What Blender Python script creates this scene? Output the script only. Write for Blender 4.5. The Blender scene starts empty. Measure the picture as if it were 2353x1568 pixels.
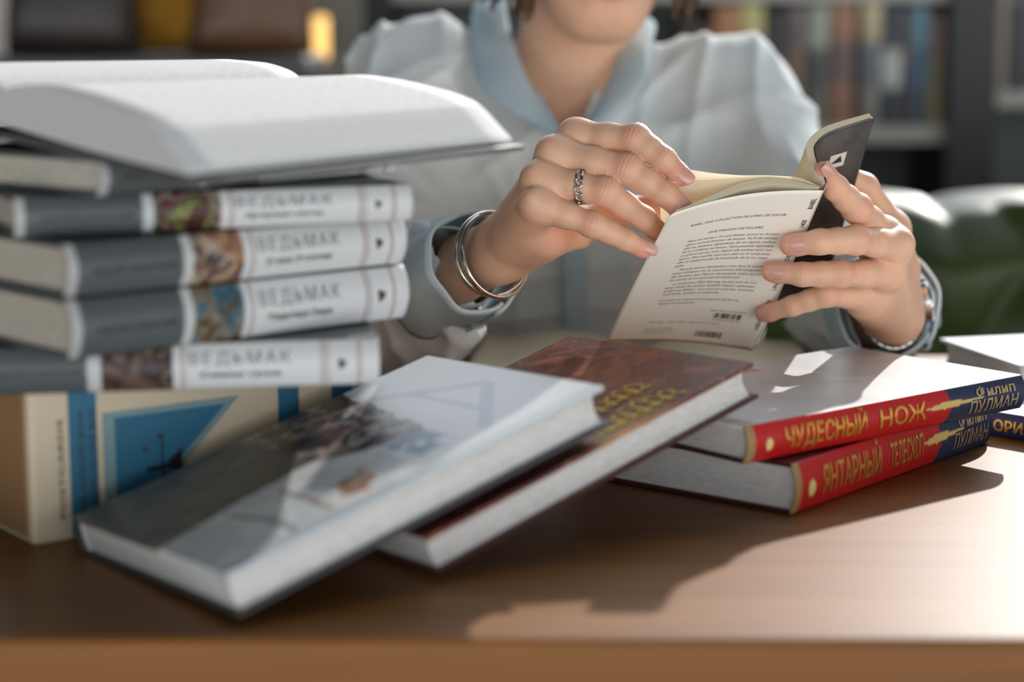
import bpy, bmesh, math, random
import numpy as np
import openvdb
from mathutils import Vector, Matrix
random.seed(7)
rng = np.random.RandomState(7)
PI = math.pi
SC = bpy.context.scene
COL = SC.collection

# ------------------------------------------------------------------ camera
# world: metres, z = 0 is the table top, the floor lies at z = -0.75, the camera looks along +Y
F_PX, YH, CAM_H = 4400.0, 70.0, 0.275
PITCH = math.atan((784 - YH) / F_PX)
cam_d = bpy.data.cameras.new('camera')
cam = bpy.data.objects.new('camera', cam_d)
COL.objects.link(cam)
cam.location = (0, 0, CAM_H)
cam.rotation_euler = (PI / 2 - PITCH, 0, 0)
cam_d.sensor_width = 36.0
cam_d.lens = F_PX * 36.0 / 2353.0
cam_d.clip_start = 0.02
cam_d.dof.use_dof = True
cam_d.dof.focus_distance = 1.235
cam_d.dof.aperture_fstop = 3.1
SC.camera = cam

# ------------------------------------------------------------------ world, sun, exposure
SC.view_settings.view_transform = 'Standard'
SC.view_settings.look = 'None'
SC.view_settings.gamma = 1.0
SC.view_settings.exposure = 0.0
SC.cycles.use_denoising = True
SC.cycles.max_bounces = 6
SC.cycles.caustics_reflective = False
SC.cycles.caustics_refractive = False
world = bpy.data.worlds.new('world')
SC.world = world
world.use_nodes = True
wn, wl = world.node_tree.nodes, world.node_tree.links
wn.clear()
w_out = wn.new('ShaderNodeOutputWorld')
w_bg = wn.new('ShaderNodeBackground')
w_tc = wn.new('ShaderNodeTexCoord')
# bright windows behind the person, an unseen fill lobe from the front right, a dim ceiling
w_sep = wn.new('ShaderNodeSeparateXYZ')
wl.new(w_tc.outputs['Generated'], w_sep.inputs[0])


def wmath(op, a, b=None, clamp=False):
    n = wn.new('ShaderNodeMath')
    n.operation = op
    n.use_clamp = clamp
    for k, q in enumerate((a, b)):
        if q is None:
            continue
        if isinstance(q, (int, float)):
            n.inputs[k].default_value = q
        else:
            wl.new(q, n.inputs[k])
    return n.outputs[0]


w_dot = wn.new('ShaderNodeVectorMath'); w_dot.operation = 'DOT_PRODUCT'
w_dot.inputs[1].default_value = Vector((0.20, 0.82, 0.54)).normalized()
wl.new(w_tc.outputs['Generated'], w_dot.inputs[0])
w_back = wn.new('ShaderNodeMapRange'); w_back.interpolation_type = 'SMOOTHSTEP'
w_back.inputs['From Min'].default_value = 0.66
w_back.inputs['From Max'].default_value = 0.97
wl.new(w_dot.outputs['Value'], w_back.inputs['Value'])
w_dot2 = wn.new('ShaderNodeVectorMath'); w_dot2.operation = 'DOT_PRODUCT'
w_dot2.inputs[1].default_value = Vector((0.38, -0.92, -0.06)).normalized()
wl.new(w_tc.outputs['Generated'], w_dot2.inputs[0])
w_front = wmath('MULTIPLY', wmath('MULTIPLY', w_dot2.outputs['Value'], 1.0, True),
                wmath('SUBTRACT', 1.0, wmath('MULTIPLY', wmath('ABSOLUTE', wmath('ADD', w_sep.outputs['Z'], 0.10)), 2.3), True))


def wcol(fac, col):
    n = wn.new('ShaderNodeMix'); n.data_type = 'RGBA'
    wl.new(fac, n.inputs['Factor'])
    n.inputs[6].default_value = (0, 0, 0, 1)
    n.inputs[7].default_value = (*col, 1)
    return n.outputs[2]


def wadd(a, b):
    n = wn.new('ShaderNodeMix'); n.data_type = 'RGBA'; n.blend_type = 'ADD'
    n.inputs['Factor'].default_value = 1.0
    for k, q in ((6, a), (7, b)):
        if isinstance(q, tuple):
            n.inputs[k].default_value = (*q, 1)
        else:
            wl.new(q, n.inputs[k])
    return n.outputs[2]


w_sum = wadd(wadd(wcol(w_back.outputs['Result'], (1.95, 2.12, 2.30)), wcol(w_front, (4.3, 4.38, 4.44))), (0.04, 0.042, 0.045))
wl.new(w_sum, w_bg.inputs['Color'])
w_bg.inputs['Strength'].default_value = 1.0
wl.new(w_bg.outputs['Background'], w_out.inputs['Surface'])

SUN_EL = math.radians(27)
sun_dir = Vector((-0.395 * math.cos(SUN_EL), -0.919 * math.cos(SUN_EL), -math.sin(SUN_EL)))
sun_d = bpy.data.lights.new('sun', 'SUN')
sun_d.energy = 4.2
sun_d.angle = math.radians(0.8)
sun_d.color = (1.0, 0.955, 0.90)
sun = bpy.data.objects.new('sun', sun_d)
COL.objects.link(sun)
sun.location = (2, 5, 4)
sun.rotation_euler = sun_dir.to_track_quat('-Z', 'Y').to_euler()


# ------------------------------------------------------------------ helpers
def P(u, v, Y):
    """point of the place seen at photo pixel (u, v) that lies at distance Y in front of the camera"""
    x = (u - 1176.5) / F_PX
    y = (784 - v) / F_PX
    c, s = math.cos(PITCH), math.sin(PITCH)
    d = Vector((x, c + y * s, -s + y * c))
    t = Y / d.y
    return Vector((d.x * t, Y, d.z * t + CAM_H))


def nz(v):
    v = Vector(v)
    return v.normalized()


def empty(name, label, cat, loc=(0, 0, 0), group=None, mat4=None):
    o = bpy.data.objects.new(name, None)
    o.empty_display_size = 0.02
    COL.objects.link(o)
    if mat4 is not None:
        o.matrix_world = mat4
    else:
        o.location = loc
    return tag(o, label, cat, group)


def tag(o, label, cat, group=None, kind=None):
    o['label'] = label
    o['category'] = cat
    if group:
        o['group'] = group
    if kind:
        o['kind'] = kind
    return o


def mesh_obj(name, verts, faces, mat, parent=None, smooth=False, world=False):
    me = bpy.data.meshes.new(name)
    me.from_pydata([tuple(v) for v in verts], [], faces)
    me.update()
    return link_mesh(name, me, mat, parent, smooth, world)


def link_mesh(name, me, mat, parent=None, smooth=False, world=False):
    if mat is not None and len(me.materials) == 0:
        me.materials.append(mat)
    if smooth:
        me.polygons.foreach_set('use_smooth', [True] * len(me.polygons))
    o = bpy.data.objects.new(name, me)
    COL.objects.link(o)
    if parent is not None:
        o.parent = parent
        if world:
            bpy.context.view_layer.update()
            o.matrix_parent_inverse = parent.matrix_world.inverted()
    return o


def from_bm(name, bm, mat, parent=None, smooth=False, world=False):
    bmesh.ops.recalc_face_normals(bm, faces=bm.faces)
    me = bpy.data.meshes.new(name)
    bm.to_mesh(me)
    bm.free()
    return link_mesh(name, me, mat, parent, smooth, world)


def bm_box(bm, lo, hi, bevel=0.0, seg=2):
    lo, hi = Vector(lo), Vector(hi)
    c, d = (lo + hi) / 2, hi - lo
    r = bmesh.ops.create_cube(bm, size=1.0)
    vs = r['verts']
    bmesh.ops.scale(bm, vec=d, verts=vs)
    bmesh.ops.translate(bm, vec=c, verts=vs)
    if bevel > 0:
        es = list({e for v in vs for e in v.link_edges})
        bmesh.ops.bevel(bm, geom=es, offset=bevel, segments=seg, profile=0.5, affect='EDGES')


def box_obj(name, lo, hi, mat, parent=None, bevel=0.0, seg=2, smooth=False):
    bm = bmesh.new()
    bm_box(bm, lo, hi, bevel, seg)
    return from_bm(name, bm, mat, parent, smooth)


def tube_data(pts, radii, n=12, cap=True, flat=None, up=None):
    pts = [Vector(p) for p in pts]
    m = len(pts)
    if isinstance(radii, (int, float)):
        radii = [radii] * m
    verts, faces = [], []
    prev = None
    for i, p in enumerate(pts):
        t = (pts[min(i + 1, m - 1)] - pts[max(i - 1, 0)]).normalized()
        if prev is None:
            a = Vector(up) if up is not None else (Vector((0, 0, 1)) if abs(t.z) < 0.9 else Vector((1, 0, 0)))
        else:
            a = prev
        a = (a - t * a.dot(t)).normalized()
        b = t.cross(a)
        prev = a
        fy = flat if flat else 1.0
        for k in range(n):
            th = 2 * PI * k / n
            verts.append(p + a * (math.cos(th) * radii[i]) + b * (math.sin(th) * radii[i] * fy))
    for i in range(m - 1):
        for k in range(n):
            faces.append((i * n + k, i * n + (k + 1) % n, (i + 1) * n + (k + 1) % n, (i + 1) * n + k))
    if cap:
        faces.append(tuple(reversed(range(n))))
        faces.append(tuple((m - 1) * n + k for k in range(n)))
    return verts, faces


def merge(parts):
    V, Fs = [], []
    for v, f in parts:
        o = len(V)
        V += list(v)
        Fs += [tuple(i + o for i in q) for q in f]
    return V, Fs


def grid_data(fn, nu, nv):
    verts = [fn(i / nu, j / nv) for i in range(nu + 1) for j in range(nv + 1)]
    faces = [(i * (nv + 1) + j, (i + 1) * (nv + 1) + j, (i + 1) * (nv + 1) + j + 1, i * (nv + 1) + j + 1)
             for i in range(nu) for j in range(nv)]
    return verts, faces


def ring_data(center, nrm, R, r, n=48, m=10, flat=1.0, ecc=1.0, xdir=None, open_arc=None):
    """torus tube around center with plane normal nrm; flat stretches the section along nrm"""
    nrm = nz(nrm)
    a = Vector(xdir) if xdir is not None else (Vector((1, 0, 0)) if abs(nrm.x) < 0.9 else Vector((0, 1, 0)))
    a = (a - nrm * a.dot(nrm)).normalized()
    b = nrm.cross(a)
    V, Fs = [], []
    for i in range(n):
        th = 2 * PI * i / n
        rad = a * (math.cos(th) * R) + b * (math.sin(th) * R * ecc)
        rd = rad.normalized()
        for k in range(m):
            ph = 2 * PI * k / m
            V.append(Vector(center) + rad + rd * (math.cos(ph) * r) + nrm * (math.sin(ph) * r * flat))
    for i in range(n):
        for k in range(m):
            Fs.append((i * m + k, ((i + 1) % n) * m + k, ((i + 1) % n) * m + (k + 1) % m, i * m + (k + 1) % m))
    return V, Fs


def solidify(o, t, offset=0.0):
    md = o.modifiers.new('solid', 'SOLIDIFY')
    md.thickness = t
    md.offset = offset
    return o


# value noise, 2-D and 3-D, for printed artwork and cloth folds
def _hash(ix, iy, iz, seed):
    h = (ix * 374761393 + iy * 668265263 + iz * 2147483647 + seed * 1274126177) & 0xffffffff
    h = ((h ^ (h >> 13)) * 1274126177) & 0xffffffff
    return ((h ^ (h >> 16)) & 0xffff) / 65535.0


def vnoise(x, y, z=0.0, seed=0):
    x, y, z = np.broadcast_arrays(np.asarray(x, float), np.asarray(y, float), np.asarray(z, float))
    ix, iy, iz = np.floor(x).astype(np.int64), np.floor(y).astype(np.int64), np.floor(z).astype(np.int64)
    fx, fy, fz = x - ix, y - iy, z - iz
    fx, fy, fz = [q * q * (3 - 2 * q) for q in (fx, fy, fz)]
    r = 0
    for dx in (0, 1):
        for dy in (0, 1):
            for dz in (0, 1):
                r = r + _hash(ix + dx, iy + dy, iz + dz, seed) * (fx if dx else 1 - fx) * (fy if dy else 1 - fy) * (fz if dz else 1 - fz)
    return r


def fbm(x, y, z=0.0, seed=0, oct=4):
    s, a, t = 0, 0.5, 0
    for i in range(oct):
        s = s + a * vnoise(x * 2 ** i, y * 2 ** i, np.asarray(z) * 2 ** i, seed + i)
        t += a
        a *= 0.5
    return s / t


def srgb(r, g, b):
    f = lambda c: c / 12.92 if c <= 0.04045 else ((c + 0.055) / 1.055) ** 2.4
    return (f(r / 255), f(g / 255), f(b / 255), 1.0)


def paint(me, cols):
    at = me.color_attributes.new('Col', 'FLOAT_COLOR', 'POINT')
    c = np.ones((len(me.vertices), 4), np.float32)
    c[:, :3] = np.asarray(cols)[:, :3]
    at.data.foreach_set('color', c.ravel())


def verts_np(me):
    a = np.empty(len(me.vertices) * 3)
    me.vertices.foreach_get('co', a)
    return a.reshape(-1, 3)


# ------------------------------------------------------------------ materials
def nmat(name, color=(0.5, 0.5, 0.5, 1), rough=0.6, metal=0.0, spec=0.5, coat=0.0, sss=0.0, sss_r=None, sss_s=0.01):
    m = bpy.data.materials.new(name)
    m.use_nodes = True
    b = m.node_tree.nodes['Principled BSDF']
    b.inputs['Base Color'].default_value = color
    b.inputs['Roughness'].default_value = rough
    b.inputs['Metallic'].default_value = metal
    b.inputs['Specular IOR Level'].default_value = spec
    b.inputs['Coat Weight'].default_value = coat
    if sss:
        b.inputs['Subsurface Weight'].default_value = sss
        b.inputs['Subsurface Radius'].default_value = sss_r or (1, 0.4, 0.2)
        b.inputs['Subsurface Scale'].default_value = sss_s
    return m


def N(m, t, **kw):
    n = m.node_tree.nodes.new(t)
    for k, v in kw.items():
        setattr(n, k, v)
    return n


def L(m, a, b):
    m.node_tree.links.new(a, b)


def bsdf(m):
    return m.node_tree.nodes['Principled BSDF']


def noise_color(m, c1, c2, scale, detail=4, stretch=(1, 1, 1), lo=0.3, hi=0.7, coord='Object'):
    tc = N(m, 'ShaderNodeTexCoord')
    mp = N(m, 'ShaderNodeMapping')
    mp.inputs['Scale'].default_value = stretch
    nt = N(m, 'ShaderNodeTexNoise')
    nt.inputs['Scale'].default_value = scale
    nt.inputs['Detail'].default_value = detail
    rp = N(m, 'ShaderNodeValToRGB')
    rp.color_ramp.elements[0].position = lo
    rp.color_ramp.elements[0].color = c1
    rp.color_ramp.elements[1].position = hi
    rp.color_ramp.elements[1].color = c2
    L(m, tc.outputs[coord], mp.inputs['Vector'])
    L(m, mp.outputs['Vector'], nt.inputs['Vector'])
    L(m, nt.outputs['Fac'], rp.inputs['Fac'])
    L(m, rp.outputs['Color'], bsdf(m).inputs['Base Color'])
    return nt, rp, mp


def add_bump(m, scale, strength, dist=0.001, stretch=(1, 1, 1), detail=3, coord='Object'):
    tc = N(m, 'ShaderNodeTexCoord')
    mp = N(m, 'ShaderNodeMapping')
    mp.inputs['Scale'].default_value = stretch
    nt = N(m, 'ShaderNodeTexNoise')
    nt.inputs['Scale'].default_value = scale
    nt.inputs['Detail'].default_value = detail
    bp = N(m, 'ShaderNodeBump')
    bp.inputs['Strength'].default_value = strength
    bp.inputs['Distance'].default_value = dist
    L(m, tc.outputs[coord], mp.inputs['Vector'])
    L(m, mp.outputs['Vector'], nt.inputs['Vector'])
    L(m, nt.outputs['Fac'], bp.inputs['Height'])
    L(m, bp.outputs['Normal'], bsdf(m).inputs['Normal'])
    return m


def painted(name, rough=0.45, spec=0.5, coat=0.0, sss=0.0):
    m = nmat(name, rough=rough, spec=spec, coat=coat)
    a = N(m, 'ShaderNodeVertexColor', layer_name='Col')
    L(m, a.outputs['Color'], bsdf(m).inputs['Base Color'])
    return m


def page_mat(name, col, dark, axis_scale=(1, 1, 1), scale=900):
    """the cut edge of a stack of sheets: fine lines along the sheets"""
    m = nmat(name, col, rough=0.85, spec=0.2)
    noise_color(m, dark, col, scale, 2, axis_scale, 0.25, 0.65)
    return m


M = {}
M['oak'] = nmat('oak', rough=0.46, spec=0.30)
nt, rp, mp = noise_color(M['oak'], srgb(126, 78, 33), srgb(152, 101, 47), 5.0, 7, (0.6, 9.0, 9.0), 0.3, 0.72)
nt.inputs['Distortion'].default_value = 0.6
add_bump(M['oak'], 26, 0.06, 0.0006, (0.5, 12, 12))
M['cover_grey'] = nmat('cover_grey', srgb(84, 89, 91), 0.45)
M['white_cover'] = nmat('white_cover', srgb(214, 216, 216), 0.42)
M['dark_cover'] = nmat('dark_cover', srgb(54, 58, 60), 0.45)
M['paint_gloss'] = painted('printed_gloss', 0.36)
M['paint_satin'] = painted('printed_satin', 0.5)
M['pages'] = page_mat('pages', srgb(200, 195, 182), srgb(170, 164, 150), (1, 1, 12), 160)
M['pages_white'] = page_mat('pages_white', srgb(226, 225, 222), srgb(196, 195, 192), (1, 1, 12), 160)
M['pages_cool'] = page_mat('pages_cool', srgb(222, 222, 220), srgb(190, 190, 188), (1, 1, 12), 160)
M['ink_dark'] = nmat('ink_dark', srgb(58, 60, 62), 0.6)
M['ink_soft'] = nmat('ink_soft', srgb(120, 123, 124), 0.6)
M['ink_black'] = nmat('ink_black', srgb(30, 30, 32), 0.6)
M['ink_shadowgrey'] = nmat('ink_shadowgrey', srgb(58, 64, 66), 0.6)
M['ink_red'] = nmat('ink_red', srgb(150, 108, 100), 0.6)
M['gold'] = nmat('gold_foil', srgb(226, 168, 74), 0.34, 0.55)
M['gold_pale'] = nmat('gold_pale', srgb(246, 222, 150), 0.45, 0.1)
M['gold_dull'] = nmat('gold_dull', srgb(196, 172, 132), 0.4, 0.4)
M['steel'] = nmat('steel', srgb(206, 206, 204), 0.22, 1.0)
M['silver'] = nmat('silver', srgb(226, 224, 220), 0.16, 1.0)
M['silver_dark'] = nmat('silver_dark', srgb(150, 146, 142), 0.24, 1.0)
M['black_wood'] = add_bump(nmat('black_wood', srgb(30, 31, 34), 0.5), 40, 0.05)
M['shelf_grey'] = nmat('shelf_grey', srgb(176, 175, 168), 0.55)
M['back_grey'] = nmat('back_grey', srgb(108, 114, 114), 0.7)
M['wall'] = nmat('wall', rough=0.9)
noise_color(M['wall'], srgb(92, 94, 94), srgb(104, 105, 104), 3)
M['floor'] = nmat('floor', rough=0.5)
noise_color(M['floor'], srgb(92, 70, 52), srgb(120, 92, 68), 4, 6, (1, 8, 1))
M['green_leather'] = nmat('green_leather', rough=0.40, spec=0.32)
noise_color(M['green_leather'], srgb(44, 58, 28), srgb(64, 78, 38), 8, 5)
add_bump(M['green_leather'], 160, 0.18, 0.002)
M['brown_leather'] = nmat('brown_leather', rough=0.42, spec=0.5)
noise_color(M['brown_leather'], srgb(84, 58, 42), srgb(120, 86, 64), 7, 5)
M['dark_leather'] = nmat('dark_leather', rough=0.45)
noise_color(M['dark_leather'], srgb(38, 35, 36), srgb(66, 58, 54), 7, 5)
M['mustard'] = nmat('mustard', rough=0.9)
noise_color(M['mustard'], srgb(168, 118, 30), srgb(196, 144, 50), 30, 4)
M['dark_wood'] = nmat('dark_wood', srgb(52, 44, 40), 0.5)
M['cream_cloth'] = nmat('cream_cloth', srgb(226, 220, 214), 0.9)


# ------------------------------------------------------------------ the room
def struct(name, o):
    o['kind'] = 'structure'
    o.name = name
    return o


FL = -0.75
struct('floor', box_obj('floor', (-4, -1.2, FL - 0.1), (5, 4.1, FL), M['floor']))
bm = bmesh.new()
for lo, hi in [((-4, 3.8, FL), (5, 4.0, 0.45)), ((-4, 3.8, 2.55), (5, 4.0, 2.75)),
               ((-4, 3.8, 0.45), (-3.4, 4.0, 2.55)), ((4.4, 3.8, 0.45), (5, 4.0, 2.55))]:
    bm_box(bm, lo, hi)
struct('wall_back', from_bm('wall_back', bm, M['wall']))
M['frame_white'] = nmat('frame_white', srgb(222, 222, 220), 0.5)
bm = bmesh.new()
for lo, hi in [((-3.4, 3.86, 0.45), (4.4, 3.92, 0.5)), ((-3.4, 3.86, 2.5), (4.4, 3.92, 2.55)),
               ((-3.4, 3.86, 0.5), (-3.35, 3.92, 2.5)), ((4.35, 3.86, 0.5), (4.4, 3.92, 2.5)), ((-1.0, 3.86, 0.5), (-0.95, 3.92, 2.5))]:
    bm_box(bm, lo, hi)
struct('window_1', from_bm('window_1', bm, M['frame_white']))

# ------------------------------------------------------------------ table
TY0, TY1, TX0, TX1 = 0.842, 1.62, -0.85, 0.95
table = empty('table', 'light oak table top with softly rounded front edge carrying all the books', 'table', (0, 1.2, FL))
box_obj('table_top', (TX0, TY0 - 1.2, -0.042 - FL), (TX1, TY1 - 1.2, 0 - FL), M['oak'], table, 0.004, 3)
for sx in (TX0 + 0.08, TX1 - 0.08):
    for sy in (TY0 + 0.08, TY1 - 0.08):
        box_obj('leg', (sx - 0.03, sy - 1.23, 0), (sx + 0.03, sy - 1.17, -0.042 - FL), M['oak'], table, 0.004)
box_obj('apron', (TX0 + 0.1, TY0 - 1.2 + 0.09, 0.63), (TX1 - 0.1, TY0 - 1.2 + 0.11, -0.042 - FL), M['oak'], table)

# ------------------------------------------------------------------ sofa
sofa = empty('sofa', 'green buttoned leather sofa behind the reading person', 'sofa', (0.3, 2.3, FL))


def sofa_back(u, v):
    # u along the width, v around the section: front face, rolled top, rear
    x = -1.1 + 2.4 * u
    prof = [(-0.10, 0.30), (-0.13, 0.42), (-0.125, 0.52), (-0.13, 0.62), (-0.15, 0.70), (-0.14, 0.765), (-0.08, 0.815), (0.0, 0.825),
            (0.07, 0.80), (0.10, 0.74), (0.10, 0.5), (0.10, 0.1)]
    t = v * (len(prof) - 1)
    i = min(int(t), len(prof) - 2)
    f = t - i
    y = prof[i][0] * (1 - f) + prof[i + 1][0] * f
    z = prof[i][1] * (1 - f) + prof[i + 1][1] * f
    w = max(0.0, min(1.0, (0.72 - v) * 6))
    a = math.cos(2 * PI * (x / 0.20 + (z / 0.22)))
    b = math.cos(2 * PI * (x / 0.20 - (z / 0.22)))
    q = (abs(math.sin(PI * (x / 0.20 + z / 0.22))) * abs(math.sin(PI * (x / 0.20 - z / 0.22)))) ** 0.5
    puff = 0.035 * w * q
    nyy = -1 if v < 0.6 else 0
    z += (0.022 * (abs(math.sin(PI * x / 0.20)) ** 0.6) - 0.012) * max(0, 1 - abs(v - 0.55) / 0.2)
    return Vector((x, y + nyy * puff, z))


v, f = grid_data(sofa_back, 192, 66)
solidify(mesh_obj('backrest', v, f, M['green_leather'], sofa, True), 0.012)
box_obj('seat', (-1.1, -0.62, 0.12), (1.3, -0.10, 0.345), M['green_leather'], sofa, 0.05, 4, True)
for x0 in (-1.3, 1.3):
    v, f = tube_data([(x0, -0.62, 0.55), (x0, 0.1, 0.55)], 0.10, 20)
    v2, f2 = merge([(v, f)])
    o = mesh_obj('armrest', v2, f2, M['green_leather'], sofa, False)
    bm = bmesh.new(); bm.from_mesh(o.data)
    bm_box(bm, (x0 - 0.08, -0.6, 0.1), (x0 + 0.08, 0.1, 0.55))
    bm.to_mesh(o.data); bm.free()
for x in (-1.2, 1.4):
    for y in (-0.55, 0.05):
        v, f = tube_data([(x, y, 0), (x, y, 0.11)], [0.018, 0.03], 10)
        mesh_obj('leg', v, f, M['dark_wood'], sofa)
for k in range(-1, 9):
    for r in range(2):
        x = 0.1 + 0.1 * k
        z = [0.55, 0.66][r]
        if (k + r) % 2 == 0:
            bm = bmesh.new()
            bmesh.ops.create_uvsphere(bm, u_segments=10, v_segments=6, radius=0.011)
            bmesh.ops.translate(bm, vec=(x, -0.142, z), verts=bm.verts)
            from_bm('button', bm, M['green_leather'], sofa, True)

# ------------------------------------------------------------------ bookcase with its books
BY = 3.30  # front plane of the bookcase
bc = empty('bookcase', 'dark bookcase with grey shelf boards behind the person', 'bookcase', (0.6, BY, FL))


def bx(name, u0, u1, z0, z1, y0, y1, mat, par=bc, bev=0.0):
    a, b = P(u0, 0, BY).x - 0.6, P(u1, 0, BY).x - 0.6
    return box_obj(name, (a, y0, z0 - FL), (b, y1, z1 - FL), mat, par, bev)


SH = 0.275 - (286 - 70) / F_PX * BY     # top of the middle shelf board
ST = 0.275 - (4 - 70) / F_PX * BY       # underside of the upper board
bx('upright', 838, 902, FL, 0.40, 0, 0.30, M['black_wood'])
bx('upright', 2182, 2292, FL, 0.40, -0.02, 0.30, M['black_wood'])
bx('upright', 2900, 2970, FL, 0.40, 0, 0.30, M['black_wood'])
bx('back_panel', 838, 2970, FL, 0.40, 0.29, 0.30, M['back_grey'])
bx('shelf_board', 902, 2182, SH - 0.028, SH, 0.0, 0.29, M['shelf_grey'])
bx('shelf_board', 902, 2182, ST, ST + 0.026, 0.0, 0.29, M['shelf_grey'])
bx('shelf_board', 902, 2182, FL + 0.06, FL + 0.09, 0.0, 0.29, M['shelf_grey'])
SR = 0.275 - (207 - 70) / F_PX * BY
bx('shelf_board', 2292, 2900, SR - 0.026, SR, 0.0, 0.29, M['shelf_grey'])
bx('shelf_board', 2292, 2900, SR - 0.40, SR - 0.372, 0.0, 0.29, M['shelf_grey'])

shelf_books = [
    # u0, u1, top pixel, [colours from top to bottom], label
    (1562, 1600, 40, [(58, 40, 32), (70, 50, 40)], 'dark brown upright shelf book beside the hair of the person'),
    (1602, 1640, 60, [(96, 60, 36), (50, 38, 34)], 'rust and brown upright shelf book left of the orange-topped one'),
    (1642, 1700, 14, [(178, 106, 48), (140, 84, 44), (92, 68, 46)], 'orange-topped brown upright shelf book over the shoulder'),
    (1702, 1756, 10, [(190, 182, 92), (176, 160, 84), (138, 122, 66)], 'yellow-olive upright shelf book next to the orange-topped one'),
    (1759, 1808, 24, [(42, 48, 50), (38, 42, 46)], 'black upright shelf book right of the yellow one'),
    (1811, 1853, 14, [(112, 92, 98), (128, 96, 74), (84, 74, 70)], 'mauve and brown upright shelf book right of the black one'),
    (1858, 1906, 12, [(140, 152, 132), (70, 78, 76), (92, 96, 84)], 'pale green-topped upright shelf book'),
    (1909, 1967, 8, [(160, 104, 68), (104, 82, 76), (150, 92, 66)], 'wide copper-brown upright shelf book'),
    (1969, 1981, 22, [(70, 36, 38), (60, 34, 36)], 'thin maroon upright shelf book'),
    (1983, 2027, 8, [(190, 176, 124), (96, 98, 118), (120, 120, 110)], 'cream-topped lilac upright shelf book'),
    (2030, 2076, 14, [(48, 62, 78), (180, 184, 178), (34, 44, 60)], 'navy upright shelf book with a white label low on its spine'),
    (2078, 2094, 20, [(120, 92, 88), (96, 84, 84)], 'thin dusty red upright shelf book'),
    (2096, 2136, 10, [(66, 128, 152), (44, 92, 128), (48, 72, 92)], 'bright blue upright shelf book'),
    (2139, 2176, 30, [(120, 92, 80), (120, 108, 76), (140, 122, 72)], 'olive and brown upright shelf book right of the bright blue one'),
]
for u0, u1, vt, cols, lab in shelf_books:
    yb = BY + 0.012
    a, b = P(u0, 0, yb).x, P(u1, 0, yb).x
    h = P(0, vt, yb).z - SH
    t = b - a
    root = empty('shelf_book', lab, 'book', ((a + b) / 2, yb, SH), 'books on the middle shelf')
    nzs = 24

    def spine_fn(p, q, t=t, h=h):
        return Vector((-t / 2 + t * p, -0.006 * (1 - (2 * p - 1) ** 2), h * q))
    v, f = grid_data(spine_fn, 8, nzs)
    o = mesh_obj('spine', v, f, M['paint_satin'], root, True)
    co = verts_np(o.data)
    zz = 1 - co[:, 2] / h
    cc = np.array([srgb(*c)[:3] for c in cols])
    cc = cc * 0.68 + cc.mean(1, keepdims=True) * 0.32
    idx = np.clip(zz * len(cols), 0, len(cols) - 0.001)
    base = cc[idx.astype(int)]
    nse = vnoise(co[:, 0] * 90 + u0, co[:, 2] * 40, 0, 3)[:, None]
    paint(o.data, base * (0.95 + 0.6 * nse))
    mcol = nmat('shelf_cover', srgb(*cols[-1]), 0.5)
    bm = bmesh.new()
    bm_box(bm, (-t / 2, 0, 0), (-t / 2 + 0.003, 0.135, h))
    bm_box(bm, (t / 2 - 0.003, 0, 0), (t / 2, 0.135, h))
    from_bm('cover', bm, mcol, root)
    box_obj('page_block', (-t / 2 + 0.0035, 0.002, 0.003), (t / 2 - 0.0035, 0.130, h - 0.004), M['pages'], root)

for u0, u1, hh, c, lab in [(2298, 2328, 0.2, (150, 142, 124), 'beige book standing at the right edge on the side shelf'),
                           (2331, 2372, 0.15, (52, 54, 60), 'dark grey book on the side shelf beside the beige one')]:
    a, b = P(u0, 0, BY).x, P(u1, 0, BY).x
    root = empty('shelf_book', lab, 'book', ((a + b) / 2, BY + 0.03, SR), 'books on the side shelf')
    t = b - a
    mc = nmat('side_cover', srgb(*c), 0.55)
    bm = bmesh.new()
    bm_box(bm, (-t / 2, 0, 0), (-t / 2 + 0.003, 0.13, hh))
    bm_box(bm, (t / 2 - 0.003, 0, 0), (t / 2, 0.13, hh))
    bm_box(bm, (-t / 2, -0.003, 0), (t / 2, 0.0, hh), 0.001)
    from_bm('cover', bm, mc, root)
    box_obj('page_block', (-t / 2 + 0.0035, 0.001, 0.003), (t / 2 - 0.0035, 0.125, hh - 0.004), M['pages'], root)

# grey cabinet left of the bookcase with an amber glowing handle
a, b = P(700, 0, 3.28).x, P(834, 0, 3.28).x
cab = empty('cabinet', 'tall grey cabinet between the brown leather bag and the bookcase', 'cabinet', ((a + b) / 2, 3.28, FL))
w = (b - a) / 2
M['cab_grey'] = nmat('cab_grey', srgb(122, 124, 118), 0.5)
box_obj('carcass', (-w, 0.02, 0), (w, 0.32, 1.2), M['cab_grey'], cab, 0.004)
box_obj('door', (-w + 0.003, 0.0, 0.06), (w - 0.003, 0.02, 1.19), M['cab_grey'], cab, 0.003)
lx = P(736, 0, 3.22).x
lz1, lz0 = P(736, 36, 3.22).z, P(736, 138, 3.22).z
glow_bar = empty('glow_handle', 'small amber bar on the grey cabinet, glow added for a sunlit handle', 'glow_bar', (lx, 3.22, lz0))
M['amber'] = nmat('amber_glow', srgb(250, 190, 90), 0.4)
bsdf(M['amber']).inputs['Emission Color'].default_value = (1.0, 0.60, 0.20, 1)
bsdf(M['amber']).inputs['Emission Strength'].default_value = 1.5  # added emission stands in for sun on a brass handle
v, f = tube_data([(0, 0, 0.0), (0, 0, 0.004), (0, 0, lz1 - lz0 - 0.004), (0, 0, lz1 - lz0)], [0.008, 0.0125, 0.0125, 0.008], 16)
mesh_obj('glow_rod', v, f, M['amber'], glow_bar, True)
box_obj('glow_rod_holder', (-0.01, 0.008, 0.01), (0.01, 0.0605, lz1 - lz0 - 0.01), M['black_wood'], glow_bar, 0.002)


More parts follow.
